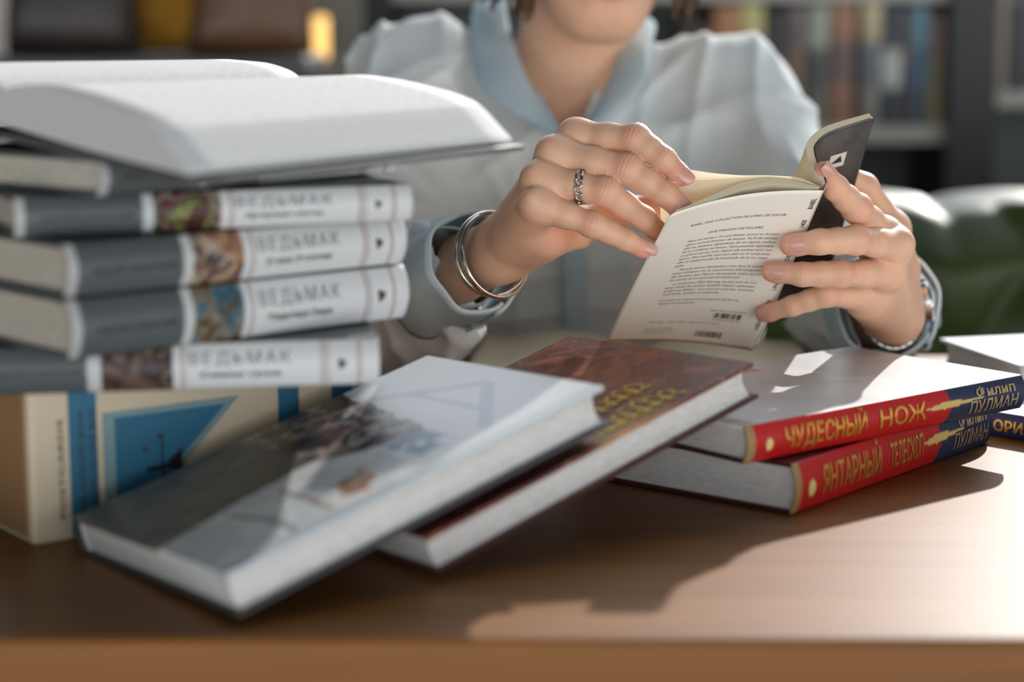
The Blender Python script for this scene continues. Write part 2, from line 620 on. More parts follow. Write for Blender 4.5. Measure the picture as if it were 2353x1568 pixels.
def cushion(name, size, mat, parent=None, loc=(0, 0, 0), rot=(0, 0, 0)):
    bm = bmesh.new()
    bmesh.ops.create_cube(bm, size=2.0)
    bmesh.ops.subdivide_edges(bm, edges=bm.edges, cuts=10, use_grid_fill=True)
    sx, sy, sz = size
    for vv in bm.verts:
        x, y, z = vv.co
        e = max(0.06, (1 - abs(x) ** 3) * (1 - abs(z) ** 3)) ** 0.45
        vv.co = Vector((x * sx * (1 - 0.05 * (1 - abs(z))), y * sy * e, z * sz * (1 - 0.05 * (1 - abs(x)))))
    o = from_bm(name, bm, mat, parent, True)
    o.location = loc
    o.rotation_euler = rot
    return o


# a high dark console table behind the sofa with two leather bags and a cushion on it
TBY = 2.74
st = empty('console_table', 'high dark console table behind the sofa carrying the leather bags', 'table', (P(380, 0, TBY).x, TBY, FL))
zt = P(0, 128, TBY - 0.12).z - FL
M['slate'] = nmat('slate', srgb(80, 78, 82), 0.5)
box_obj('table_top', (-0.42, -0.13, zt - 0.03), (0.21, 0.15, zt), M['slate'], st, 0.006)
for sx in (-0.40, 0.19):
    for sy in (-0.11, 0.13):
        v, f = tube_data([(sx, sy, 0), (sx, sy, zt - 0.03)], 0.012, 8)
        mesh_obj('leg', v, f, M['black_wood'], st)


def handbag(label, u0, u1, y, mat, slant, h=0.26, d=0.055):
    x0, x1 = P(u0, 0, y).x, P(u1, 0, y).x
    w = (x1 - x0) / 2
    r = empty('handbag', label, 'bag', ((x0 + x1) / 2, y, zt + FL))
    bm = bmesh.new()
    bmesh.ops.create_cube(bm, size=2.0)
    bmesh.ops.subdivide_edges(bm, edges=bm.edges, cuts=12, use_grid_fill=True)
    for vv in bm.verts:
        a_, b_, c_ = vv.co
        q = (c_ + 1) / 2
        ed = (max(0.02, 1 - abs(a_) ** 6) * max(0.02, 1 - abs(c_) ** 8)) ** 0.3
        nn = 0.012 * float(fbm(a_ * 2.2 + u0, c_ * 2.4, b_, 5, 3) - 0.5)
        vv.co = Vector((a_ * w * (1 - slant * q) + nn, b_ * d * (1 - 0.55 * q) * ed + 1.6 * nn, h * q))
    from_bm('bag_body', bm, mat, r, True)
    pts = [(-w * 0.45 + 0.9 * w * k / 14, 0, h - 0.02 + 0.10 * math.sin(PI * k / 14) ** 0.7) for k in range(15)]
    v, f = tube_data(pts, 0.006, 8)
    mesh_obj('handle', v, f, mat, r, True)
    v, f = grid_data(lambda p, q: Vector(((p - 0.5) * 1.5 * w, -d * (1 - 0.55 * (0.45 + 0.5 * q)) * 1.04 - 0.004, h * (0.42 + 0.52 * q) + 0.03 * (1 - q) * (2 * p - 1) ** 2)), 16, 8)
    solidify(mesh_obj('flap', v, f, mat, r, True), 0.004)
    return r


handbag('dark leather bag at the upper left behind the book stack', 16, 312, TBY, M['dark_leather'], 0.14)
handbag('brown leather bag right of the mustard cushion', 436, 716, TBY + 0.02, M['brown_leather'], 0.12)
cw = (P(436, 0, TBY).x - P(312, 0, TBY).x) / 2
cu = cushion('cushion', (cw + 0.022, 0.03, 0.10), M['mustard'], None, (P(372, 0, TBY).x, TBY + 0.095, zt + FL + 0.10), (0, 0, 0))
tag(cu, 'mustard yellow cushion standing between the dark and the brown leather bags', 'cushion')


def drape_fn(p, q):
    return Vector((-0.3 + 0.36 * p, 0.02 * math.sin(p * 26), 1.9 * q))


v, f = grid_data(drape_fn, 60, 4)
o = mesh_obj('curtain', v, f, M['cream_cloth'], None, True)
o.location = (P(14, 0, 3.3).x - 0.06, 3.3, FL)
solidify(o, 0.004)
tag(o, 'pale curtain at the far left edge behind the dark leather bag', 'curtain')


# ------------------------------------------------------------------ lettering and books
def text_mesh(body, size, fn, mat, parent, name='lettering', xs=1.0, bold=0.0, shear=0.0, space=1.0, align='LEFT', fit=None, res=3, cuts=0):
    cu = bpy.data.curves.new('t', 'FONT')
    cu.body = body
    cu.size = size
    cu.resolution_u = res
    cu.offset = bold
    cu.shear = shear
    cu.space_character = space
    ob = bpy.data.objects.new('t', cu)
    COL.objects.link(ob)
    dg = bpy.context.evaluated_depsgraph_get()
    me = bpy.data.meshes.new_from_object(ob.evaluated_get(dg))
    bpy.data.objects.remove(ob)
    if cuts:        # let tall strokes follow a rounded spine
        bm = bmesh.new()
        bm.from_mesh(me)
        for k in range(1, cuts):
            bmesh.ops.bisect_plane(bm, geom=bm.verts[:] + bm.edges[:] + bm.faces[:], plane_co=(0, size * (k / cuts * 1.1 - 0.15), 0), plane_no=(0, 1, 0))
        bm.to_mesh(me)
        bm.free()
    co = verts_np(me)
    if len(co) == 0:
        return None
    w0, w1 = co[:, 0].min(), co[:, 0].max()
    if fit:
        xs = fit / (w1 - w0)
    off = {'LEFT': 0, 'CENTER': (w0 + w1) / 2, 'RIGHT': w1}[align]
    for i, vtx in enumerate(me.vertices):
        vtx.co = fn((co[i, 0] - off) * xs, co[i, 1])
    me.update()
    me.materials.clear()
    return link_mesh(name, me, mat, parent)


def frame(o, yaw=0.0, R=None):
    if R is not None:
        m = Matrix(R).transposed().to_4x4()   # R given as axis rows
        m.translation = Vector(o)
        return m
    m = Matrix.Rotation(yaw, 4, 'Z')
    m.translation = Vector(o)
    return m


BD = 0.0024  # board thickness


def board_grid(L_, W_, nx, ny, z0, z1):
    V, Fs = [], []
    for i in range(nx + 1):
        for j in range(ny + 1):
            V.append((L_ * i / nx, W_ * j / ny, z1))
    for i in range(nx):
        for j in range(ny):
            a = i * (ny + 1) + j
            Fs.append((a, a + ny + 1, a + ny + 2, a + 1))
    n0 = len(V)
    rim = [i * (ny + 1) for i in range(nx + 1)] + [nx * (ny + 1) + j for j in range(1, ny + 1)] + \
          [i * (ny + 1) + ny for i in range(nx - 1, -1, -1)] + [j for j in range(ny - 1, 0, -1)]
    for r in rim:
        V.append((V[r][0], V[r][1], z0))
    k = len(rim)
    for i in range(k):
        j = (i + 1) % k
        Fs.append((rim[i], n0 + i, n0 + j, rim[j]))
    Fs.append(tuple(n0 + i for i in range(k))[::-1])
    return V, Fs


def hardcover(name, label, mat4, L_, W_, T_, cover_mat, pages, bulge=0.005, group=None, spine_paint=None, top_paint=None,
              top_mat=None, nx=40, ny=30, cat='book', concave=0.004, cover_col=None):
    """local axes: X along the spine, Y from the spine to the fore-edge, Z through the thickness"""
    root = empty(name, label, cat, group=group, mat4=mat4)

    def sy(z):
        q = 2 * z / T_ - 1
        return -bulge * (1 - q * q)

    def sp(p, q):
        z = T_ * q
        return Vector((L_ * p, sy(z), z))
    v, f = grid_data(sp, 150, 22)
    o = mesh_obj('spine', v, f, M['paint_satin'] if spine_paint else cover_mat, root, True)
    solidify(o, 0.0016, -1)
    if spine_paint:
        co = verts_np(o.data)
        paint(o.data, spine_paint(co[:, 0] / L_, co[:, 2] / T_))
    v, f = board_grid(L_, W_, nx if top_paint else 1, ny if top_paint else 1, T_ - BD, T_)
    o = mesh_obj('front_board', v, f, (top_mat or M['paint_gloss']) if top_paint else cover_mat, root)
    if top_paint:
        co = verts_np(o.data)
        paint(o.data, top_paint(co[:, 0] / L_, co[:, 1] / W_))
    box_obj('back_board', (0, 0, 0), (L_, W_, BD), cover_mat, root, 0.0006, 1)
    # page block: ends flat, fore-edge slightly hollow

    def pb(y):
        return y
    prof = []
    nn = 8
    for i in range(nn + 1):
        q = i / nn
        prof.append((W_ - 0.004 - concave * (1 - (2 * q - 1) ** 2), BD + (T_ - 2 * BD) * q))
    for i in range(nn, -1, -1):
        q = i / nn
        z = BD + (T_ - 2 * BD) * q
        prof.append((0.003 + sy(z) * 0.8, z))
    V, Fs = [], []
    for x in (0.0035, L_ - 0.0035):
        for (y, z) in prof:
            V.append((x, y, z))
    k = len(prof)
    for i in range(k):
        j = (i + 1) % k
        Fs.append((i, j, k + j, k + i))
    Fs.append(tuple(range(k))[::-1])
    Fs.append(tuple(range(k, 2 * k)))
    mesh_obj('page_block', V, Fs, pages, root)
    # head bands
    for x in (0.0028, L_ - 0.0028):
        pts = [(x, 0.003 + sy(BD + (T_ - 2 * BD) * q / 8) * 0.8, BD + (T_ - 2 * BD) * q / 8) for q in range(9)]
        v, f = tube_data(pts, 0.0009, 6)
        mesh_obj('head_band', v, f, M['white_cover'], root)

    def on_spine(x, z, lift=0.0004):
        return Vector((x, sy(z) - lift, z))
    root_sp = [c for c in root.children if c.name.startswith('spine')]
    return root, on_spine


def mixc(cols, k):
    return np.where(k[:, None], cols[0], cols[1])


def art(x, z, seed, pal, sx=6, sz=3):
    """soft irregular patches of printed colour"""
    wx = x * sx + 1.2 * fbm(x * sx * 1.3, z * sz * 1.3, seed + 9.0, seed, 3)
    wz = z * sz + 1.2 * fbm(x * sx * 1.3 + 7, z * sz * 1.3 + 3, seed + 4.0, seed, 3)
    n = fbm(wx, wz, 0.5, seed, 4)
    n = np.clip((n - 0.26) / 0.48, 0, 0.999)
    pal = np.array([srgb(*p)[:3] for p in pal])
    k = n * (len(pal) - 1)
    i = k.astype(int)
    fr = (k - i)[:, None]
    fr = fr * fr * (3 - 2 * fr)
    return pal[i] * (1 - fr) + pal[np.minimum(i + 1, len(pal) - 1)] * fr


def saga_spine(xa, xb, seed, pal, grey=(80, 87, 89)):
    """grey author field, pale bar, picture, white title field with fine rules"""
    def fn(x, z):
        c = np.tile(np.array(srgb(*grey)[:3]), (len(x), 1))
        white = np.array(srgb(206, 209, 210)[:3])
        c[x < 0.025] = np.array(srgb(176, 178, 178)[:3])
        k = (x > xa) & (x < xa + 0.03)
        c[k] = np.array(srgb(190, 194, 194)[:3])
        k = (x >= xa + 0.03) & (x < xb)
        a = art(x, z * 0.35, seed, pal, 15, 6)
        c[k] = a[k] * 0.62
        k = x >= xb
        c[k] = white
        return c
    return fn


PALS = [
    [(60, 30, 28), (140, 84, 72), (36, 26, 28), (176, 176, 160), (120, 50, 40), (40, 60, 60), (160, 170, 90), (80, 36, 30)],
    [(214, 196, 176), (150, 104, 84), (40, 38, 46), (226, 210, 190), (186, 140, 80), (180, 130, 112), (30, 30, 38)],
    [(34, 32, 36), (86, 74, 52), (54, 122, 146), (150, 138, 120), (110, 92, 44), (46, 40, 44), (140, 122, 70)],
    [(44, 30, 30), (126, 104, 92), (84, 58, 48), (52, 44, 52), (150, 128, 112), (40, 28, 28)],
    [(52, 74, 74), (34, 36, 36), (120, 120, 110), (30, 30, 32)],
]


def saga_book(label, x, y, z, yaw, T_, xa, xb, seed, pal, subtitle, L_=0.2095, W_=0.136, title_at=(0.66, 0.86)):
    root, on = hardcover('hardcover_book', label, frame((x, y, z), yaw), L_, W_, T_, M['cover_grey'], M['pages'], min(0.006, T_ * 0.22),
                         'white and grey hardcovers of the tall stack', spine_paint=saga_spine(xa, xb, seed, pal))
    sp = [c for c in root.children if c.name.startswith('spine')][0]
    tx = (xb + 0.80) / 2 * L_ + 0.002
    text_mesh('ВЕДЬМАК', T_ * 0.36, lambda a, b: on(tx + a, T_ * 0.55 + b), M['ink_soft'], sp, 'title_lettering', cuts=10, align='CENTER', fit=L_ * 0.25, space=1.25)
    text_mesh(subtitle, T_ * 0.17, lambda a, b: on(tx + a, T_ * 0.28 + b), M['ink_soft'], sp, 'subtitle_lettering', cuts=10, align='CENTER', fit=L_ * 0.20, bold=0.0002)
    text_mesh('АНДЖЕЙ САПКОВСКИЙ', T_ * 0.17, lambda a, b: on((xa * 0.5 + 0.02) * L_ + a, T_ * 0.40 + b), M['ink_shadowgrey'], sp, 'author_lettering', cuts=10,
              align='CENTER', fit=xa * L_ * 0.75, bold=0.0002)
    # small dark emblem and fine rules near the head
    ex, ez, r = 0.905 * L_, T_ * 0.5, T_ * 0.13
    pts = []
    for k in range(16):
        th = 2 * PI * k / 16
        rr = r * (1.0 if k % 2 else 0.62) * (1 + 0.2 * math.sin(3 * th + 1))
        pts.append(on(ex + rr * math.cos(th) * 0.85, ez + rr * math.sin(th)))
    mesh_obj('emblem', pts, [tuple(range(16))], M['ink_dark'], sp)
    for xr in (0.855, 0.862, 0.872, 0.945, 0.952, xb + 0.02, xb + 0.027):
        V = []
        for j in range(9):
            zz = T_ * (0.03 + 0.94 * j / 8)
            V += [on(xr * L_, zz), on(xr * L_ + 0.0004, zz)]
        mesh_obj('rule_line', V, [(2 * j, 2 * j + 1, 2 * j + 3, 2 * j + 2) for j in range(8)], M['ink_red'], sp)
    return root


# the card box at the bottom of the stack
BOXH = 0.0905
bxr = empty('card_box', 'thick cream and blue banded box at the bottom of the tall book stack', 'box', mat4=frame((-0.258, 1.002, 0.0), math.radians(38)))
BL_, BW_ = 0.222, 0.125
M['cream'] = nmat('cream_board', srgb(204, 190, 164), 0.6)
M['tan_board'] = nmat('tan_board', srgb(150, 118, 80), 0.65)
bm = bmesh.new()
bm_box(bm, (0, 0, 0), (BL_, BW_, BOXH), 0.0025, 2)
from_bm('case', bm, M['cream'], bxr)
box_obj('end_panel', (-0.0012, 0.005, 0.004), (0.0002, BW_ - 0.005, BOXH - 0.004), M['tan_board'], bxr)


def strip(name, pts, mat, par):
    return mesh_obj(name, pts, [tuple(range(len(pts)))], mat, par)


M['band_blue'] = nmat('band_blue', srgb(38, 104, 134), 0.55)


def onf(x, z, l=0.0005):
    return Vector((x, -l, z))


def rect(x0, x1, z0, z1, l=0.0005):
    return [onf(x0, z0, l), onf(x1, z0, l), onf(x1, z1, l), onf(x0, z1, l)]


for x0, x1 in ((0.0225, 0.039), (0.154, 0.168), (0.191, 0.205)):
    strip('blue_band', rect(x0, x1, 0.001, BOXH - 0.001), M['band_blue'], bxr)
strip('pennant_outline', [onf(0.0425, 0.002, 0.0006), onf(0.1075, 0.002, 0.0006), onf(0.092, 0.034, 0.0006), onf(0.128, 0.068, 0.0006), onf(0.0425, 0.068, 0.0006)],
      nmat('line_blue', srgb(120, 150, 156), 0.6), bxr)
strip('pennant', [onf(0.0495, 0.002, 0.0009), onf(0.098, 0.002, 0.0009), onf(0.086, 0.034, 0.0009), onf(0.119, 0.0645, 0.0009), onf(0.0495, 0.0645, 0.0009)], M['band_blue'], bxr)
# a dark upright figure mark lying on its side in the pennant, and lines of writing that run up the face
mk = [(0.068, 0.034), (0.080, 0.0345), (0.090, 0.043), (0.090, 0.029), (0.080, 0.0325), (0.068, 0.031)]
strip('dark_mark', [onf(a, b, 0.0012) for a, b in mk], M['ink_black'], bxr)
strip('dark_mark', [onf(a, b, 0.0012) for a, b in [(0.0775, 0.020), (0.0785, 0.020), (0.0785, 0.052), (0.0775, 0.052)]], M['ink_black'], bxr)
for k in range(5):
    th = 2 * PI * k / 5
    cx, cz = 0.074 + 0.008 * math.cos(th), 0.034 + 0.018 * math.sin(th)
    strip('dark_mark', [onf(cx + 0.0016 * math.cos(q * PI / 4), cz + 0.002 * math.sin(q * PI / 4), 0.0012) for q in range(8)], M['ink_shadowgrey'], bxr)
for xx, body, sz, ln, mt in ((0.0185, 'POSTCARDS', 0.004, 0.055, 'ink_dark'), (0.031, 'ONE HUNDRED BOOK', 0.005, 0.06, 'ink_shadowgrey'), (0.0375, 'COVERS IN ONE BOX', 0.005, 0.06, 'ink_shadowgrey'),
                             (0.150, 'POSTCARDS', 0.004, 0.03, 'ink_dark'), (0.163, 'BOX', 0.006, 0.014, 'ink_shadowgrey')):
    text_mesh(body, sz, lambda a, b, xx=xx: onf(xx - b, 0.012 + a, 0.0012), M[mt], bxr, 'lettering', fit=ln)

saga_book('white and grey hardcover lying directly on the cream and blue box', -0.2768, 0.9596, 0.0908, 0.1694, 0.0245, 0.285, 0.490, 11, PALS[3], 'Сезон гроз')
saga_book('thick white and grey hardcover with a blue and gold picture, second above the box', -0.2163, 0.920, 0.1163, 0.7364, 0.0298, 0.30, 0.475, 23, PALS[2], 'Владычица Озера')
saga_book('white and grey hardcover with a pale figure picture, third above the box', -0.2166, 0.9181, 0.1471, 0.7402, 0.0262, 0.31, 0.485, 38, PALS[1], 'Башня Ласточки')
saga_book('white and grey hardcover with a dark red and green picture, fourth above the box', -0.2448, 0.9376, 0.1743, 0.4322, 0.0197, 0.300, 0.498, 41, PALS[0], 'Крещение огнем')
saga_book('uppermost closed hardcover of the tall stack, under the open book', -0.2023, 0.9337, 0.1950, 0.8671, 0.0191, 0.30, 0.50, 59, PALS[4], 'Час презрения')

# ------------------------------------------------------------------ the open book on top of the stack
OBY = math.radians(48)
ob0 = Vector((-0.149, 0.880, 0.0))
obk = empty('open_book', 'large open book with white pages lying on top of the tall stack', 'book', mat4=frame(ob0, OBY))
OL = 0.223


def interp(xs, ys, x):
    return float(np.interp(x, xs, ys))


W_TOP = [0.0, 0.012, 0.0237, 0.045, 0.08, 0.11, 0.128, 0.142, 0.152, 0.158]
Z_TOP = [0.2100, 0.2195, 0.2300, 0.2365, 0.2435, 0.2475, 0.2483, 0.2465, 0.242, 0.236]
W_BOT = [0.0, 0.04, 0.075, 0.11, 0.135, 0.150, 0.158]
Z_BOT = [0.2094, 0.2135, 0.2177, 0.2225, 0.226, 0.228, 0.229]
# left half: mirrored and higher at the far side
W2_TOP = [0.158, 0.165, 0.178, 0.20, 0.24, 0.27, 0.285, 0.30]
Z2_TOP = [0.236, 0.2435, 0.251, 0.2555, 0.2575, 0.2560, 0.248, 0.2225]
Z2_BOT = [0.229, 0.2285, 0.228, 0.2265, 0.2240, 0.2225, 0.222, 0.2215]


def smooth_curve(ws, zs, n):
    w = np.linspace(ws[0], ws[-1], n)
    z = np.interp(w, ws, zs)
    for _ in range(3):
        z[1:-1] = (z[:-2] + 2 * z[1:-1] + z[2:]) / 4
    return w, z


M['page_top'] = nmat('page_top', srgb(218, 218, 216), 0.75, spec=0.25)
_m = M['page_top']
tc = N(_m, 'ShaderNodeTexCoord')
br = N(_m, 'ShaderNodeTexBrick')
br.inputs['Color1'].default_value = srgb(206, 207, 207)
br.inputs['Color2'].default_value = srgb(218, 218, 217)
br.inputs['Mortar'].default_value = srgb(222, 222, 220)
br.inputs['Scale'].default_value = 1.0
br.inputs['Mortar Size'].default_value = 0.0017
br.inputs['Brick Width'].default_value = 0.011
br.inputs['Row Height'].default_value = 0.0058
mp = N(_m, 'ShaderNodeMapping')
mp.inputs['Rotation'].default_value = (0, 0, PI / 2)
L(_m, tc.outputs['Object'], mp.inputs['Vector'])
L(_m, mp.outputs['Vector'], br.inputs['Vector'])
L(_m, br.outputs['Color'], bsdf(_m).inputs['Base Color'])
M['page_side'] = page_mat('page_side', srgb(212, 213, 213), srgb(192, 194, 195), (1, 1, 14), 190)


def leaf_block(name, wt, zt, wb, zb, edge_w, sag=0.0):
    """block of sheets: printed top sheet surface, cut edges at the ends and the fore-edge"""
    n = 40
    w1, z1 = smooth_curve(wt, zt, n)
    z0 = np.minimum(np.interp(w1, wb, zb), z1 - 0.0004)
    nl = 12

    def fn(q, x, top):
        far = x / OL
        lift = 0.0065 * far * max(0, 1 - q / 0.16) + sag * far
        return lift
    V, Fs = [], []
    for i in range(nl + 1):
        x = OL * i / nl
        for k in range(n):
            V.append((x, w1[k], z1[k] + fn(w1[k], x, 1)))
    for i in range(nl):
        for k in range(n - 1):
            a = i * n + k
            Fs.append((a, a + 1, a + n + 1, a + n))
    base = len(V)
    for i in range(nl + 1):
        x = OL * i / nl
        for k in range(n):
            V.append((x, w1[k], z0[k] + fn(w1[k], x, 0)))
    for i in range(nl):
        for k in range(n - 1):
            a = base + i * n + k
            Fs.append((a, a + n, a + n + 1, a + 1))
    for k in range(n - 1):
        Fs.append((k, base + k, base + k + 1, k + 1))
        a = nl * n + k
        Fs.append((a, a + 1, base + a + 1, base + a))
    for i in range(nl):
        a, b = i * n, (i + 1) * n
        Fs.append((a, b, base + b, base + a))
        a, b = i * n + n - 1, (i + 1) * n + n - 1
        Fs.append((a, base + a, base + b, b))
    me = bpy.data.meshes.new(name)
    me.from_pydata(V, [], Fs)
    me.update()
    me.materials.append(M['page_side'])
    me.materials.append(M['page_top'])
    cnt = 0
    for p in me.polygons:
        p.use_smooth = p.index < nl * (n - 1)
        c = p.center
        if p.index < nl * (n - 1) and edge_w[0] < c.y < edge_w[1]:
            p.material_index = 1
    return link_mesh(name, me, None, obk)


leaf_block('page_block', W_TOP, Z_TOP, W_BOT, Z_BOT, (0.024, 0.157))
leaf_block('page_block', W2_TOP, Z2_TOP, W2_TOP, Z2_BOT, (0.16, 0.283))
M['open_cover'] = nmat('open_cover', srgb(92, 94, 96), 0.5)


def cov_fn(p, q):
    w = -0.006 + 0.315 * p
    z = interp([-0.006, 0.075, 0.145, 0.175, 0.21, 0.309], [0.2068, 0.2160, 0.2232, 0.2232, 0.2190, 0.2182], w)
    x = -0.003 + (OL + 0.006) * q
    return Vector((x, w, z + 0.0065 * max(0, x / OL) * max(0, 1 - max(w, 0) / 0.16)))


v, f = grid_data(cov_fn, 30, 10)
solidify(mesh_obj('cover', v, f, M['open_cover'], obk, True), 0.0024, 1)

# ------------------------------------------------------------------ two leaning books in front
LB_L, LB_W = 0.240, 0.160


def lean_frame(o, R):
    """the fitted frame has its origin on the fore-edge side: turn it half round so that the spine lies at the far side"""
    x, y, z = [Vector(r) for r in R]
    org = Vector(o) + x * LB_L + y * LB_W
    return frame(org, R=[-x, -y, z])


def white_cover_art(x, y):
    # x, y run back from the far corner: turn to the near corner frame (a along the length, b from the visible edge)
    a, b = 1 - x, 1 - y
    c = np.tile(np.array(srgb(222, 224, 226)[:3]), (len(a), 1))
    wob = 0.05 * (fbm(a * 9, b * 9, 0, 5) - 0.5)
    grey = (b + wob * 1.2 > 0.42 + 0.24 * a) & (a + wob < 0.47 + 0.06 * b)
    gcol = art(a, b, 77, [(86, 92, 92), (98, 98, 92), (112, 108, 96), (84, 88, 88), (122, 114, 98)], 5, 5)
    c[grey] = gcol[grey]
    band = (a < 0.035)
    pic = (a + wob > 0.44) & (a + wob < 0.63 + 0.11 * b) & (b > 0.10)
    pcol = art(a, b, 31, [(40, 36, 44), (90, 62, 58), (52, 46, 62), (176, 160, 150), (70, 48, 46), (48, 66, 92), (196, 184, 176), (60, 46, 52)], 9, 8)
    furry = pic & (b + 2.2 * wob < 0.50 - 1.0 * (a - 0.45))
    c[pic & ~furry] = pcol[pic & ~furry]
    blue = (a > 0.555) & (a < 0.665) & (b > 0.16) & (b < 0.36) & (fbm(a * 14, b * 12, 2, 8) > 0.40)
    c[blue] = np.array(srgb(92, 132, 164)[:3])
    fur = (a < 0.62) & (b < 0.45) & ~grey
    fcol = art(a, b, 13, [(222, 230, 234), (236, 238, 238), (208, 218, 224), (238, 237, 234)], 7, 5)
    kk = fur & ~blue & ~(pic & ~furry)
    c[kk] = fcol[kk]
    spot = ((a - 0.41 - 0.3 * (b - 0.2)) / 0.04) ** 2 + ((b - 0.20) / 0.07) ** 2 + 26 * wob + 4 * (fbm(a * 40, b * 30, 1, 3) - 0.5) < 0.9
    c[spot] = np.array(srgb(166, 128, 102)[:3])
    line = (np.abs(a - 0.18 - 0.02 * np.sin(b * 9)) < 0.007) & (b > 0.05) & (b < 0.4)
    c[line] = np.array(srgb(150, 150, 150)[:3])
    line = (np.abs(a - 0.30 - 0.03 * (b - 0.2)) < 0.007) & (b > 0.10) & (b < 0.42)
    c[line] = np.array(srgb(168, 140, 128)[:3])
    # title field: a large soft grey-lilac letter shape
    t = (a > 0.72) & (a < 0.93) & (b > 0.12) & (b < 0.9)
    ttl = t & ((np.abs((a - 0.72) - 0.20 * (b - 0.12) / 0.36) < 0.022) | (np.abs((a - 0.72) - 0.20 * (0.86 - b) / 0.38) < 0.02) | (np.abs(a - 0.80) < 0.012) & (b > 0.3) & (b < 0.7))
    c[ttl] = np.array(srgb(194, 196, 208)[:3])
    edge = (b < 0.055)
    c[edge] = np.array(srgb(196, 206, 212)[:3])
    return c


wR = [[0.7534, 0.6049, 0.2579], [-0.6191, 0.7846, -0.0317], [-0.2215, -0.1358, 0.9657]]
M['dark_board'] = nmat('dark_board', srgb(64, 68, 70), 0.5)
white_root, _ = hardcover('hardcover_book', 'pale glossy hardcover with a painted cover leaning on the box at the front', lean_frame((-0.1273, 0.8605, 0.0042), wR),
                          LB_L, LB_W, 0.0229, M['dark_board'], M['pages_cool'], 0.004, 'leaning hardcovers in front',
                          top_paint=white_cover_art, nx=150, ny=100)


def brown_cover_art(x, y):
    a, b = 1 - x, 1 - y
    n = art(a, b, 51, [(66, 28, 26), (104, 50, 42), (84, 38, 34), (140, 78, 56), (72, 34, 34), (112, 56, 46)], 6, 5)
    warm = 0.45 * np.exp(-(((b - 0.42 + 0.12 * np.sin(a * 5)) / 0.13) ** 2)) * np.clip((a - 0.55) * 4, 0, 1) * fbm(a * 8, b * 20, 0, 4)
    n = n * (1 - warm[:, None]) + np.array(srgb(196, 116, 70)[:3]) * warm[:, None]
    low = np.clip((0.16 - b) * 9, 0, 1) * np.clip((0.78 - a) * 4, 0, 1) * np.clip((a - 0.46) * 9, 0, 1)
    n = n * (1 - low[:, None]) + np.array(srgb(196, 150, 90)[:3]) * low[:, None]
    spk = (fbm(a * 60, b * 40, 0, 90, 2) > 0.72)
    n[spk] = n[spk] * 0.6 + np.array(srgb(170, 120, 110)[:3]) * 0.4
    return n


bR = [[0.7489, 0.6083, 0.263], [-0.625, 0.7803, -0.0251], [-0.2205, -0.1455, 0.9645]]
M['brown_board'] = nmat('brown_board', srgb(70, 34, 30), 0.4)
bfr = lean_frame((-0.0375, 0.934, 0.0036), bR)
brown_root, _ = hardcover('hardcover_book', 'reddish-brown hardcover with yellow lettering leaning on the red books', bfr,
                          LB_L, LB_W, 0.0219, M['brown_board'], M['pages_cool'], 0.004, 'leaning hardcovers in front',
                          top_paint=brown_cover_art, nx=150, ny=100)
M['yellow_ink'] = nmat('yellow_ink', srgb(232, 204, 58), 0.5)


def br_top(a, b, lift=0.0004):
    """point on the brown cover: a along its length, b in from the visible long edge"""
    return Vector((LB_L - a, LB_W - b, 0.0219 + lift))


def scrawl(pts, wd):
    V, Fs = [], []
    pts = [Vector((p[0], p[1], 0)) for p in pts]
    fine = []
    for i in range(len(pts) - 1):
        p0 = pts[max(i - 1, 0)]; p1 = pts[i]; p2 = pts[i + 1]; p3 = pts[min(i + 2, len(pts) - 1)]
        for k in range(8):
            t = k / 8
            fine.append(0.5 * ((2 * p1) + (p2 - p0) * t + (2 * p0 - 5 * p1 + 4 * p2 - p3) * t * t + (3 * p1 - p0 - 3 * p2 + p3) * t ** 3))
    fine.append(pts[-1])
    for i, p in enumerate(fine):
        d = (fine[min(i + 1, len(fine) - 1)] - fine[max(i - 1, 0)])
        d = d.normalized() if d.length > 0 else Vector((1, 0, 0))
        nn = Vector((-d.y, d.x, 0)) * wd * (0.6 + 0.4 * math.sin(i * 0.7))
        V += [br_top(p.x + nn.x, p.y + nn.y, 0.0004 + 0.00001 * i), br_top(p.x - nn.x, p.y - nn.y, 0.0004 + 0.00001 * i)]
    for i in range(len(fine) - 1):
        Fs.append((2 * i, 2 * i + 1, 2 * i + 3, 2 * i + 2))
    return V, Fs


sc = []
for base, sz, seed in ((0.006, 0.020, 3), (0.034, 0.018, 5)):
    r2 = random.Random(seed)
    for k in range(7):
        a0 = 0.128 + k * 0.009
        sc.append(scrawl([(a0, base), (a0 + 0.002, base + sz * r2.uniform(0.6, 1)), (a0 + 0.007, base + sz * r2.uniform(0.7, 1.1)),
                          (a0 + 0.009, base + sz * 0.4), (a0 + 0.004, base + sz * r2.uniform(0.1, 0.3)), (a0 + 0.010, base + sz * r2.uniform(-0.1, 0.1))], 0.0012))
fb = [c for c in brown_root.children if c.name.startswith('front_board')][0]
v, f = merge(sc)
mesh_obj('yellow_lettering', v, f, M['yellow_ink'], fb)

# ------------------------------------------------------------------ the two red books
RED, NAVY = np.array(srgb(196, 26, 28)[:3]), np.array(srgb(36, 52, 84)[:3])


def red_spine(x, z):
    c = np.tile(RED, (len(x), 1))
    b = 0.69 + 0.012 * np.sin(z * 3)
    c[x > b] = NAVY
    c[x < 0.022] = np.array(srgb(170, 140, 92)[:3])
    fl = (np.abs(z - 0.56 - 0.3 * (x - 0.7)) < 0.11 * np.clip((0.84 - x) * 6, 0, 1) * np.clip((x - 0.60) * 12, 0, 1))
    c[fl] = np.array(srgb(232, 206, 128)[:3])
    return c


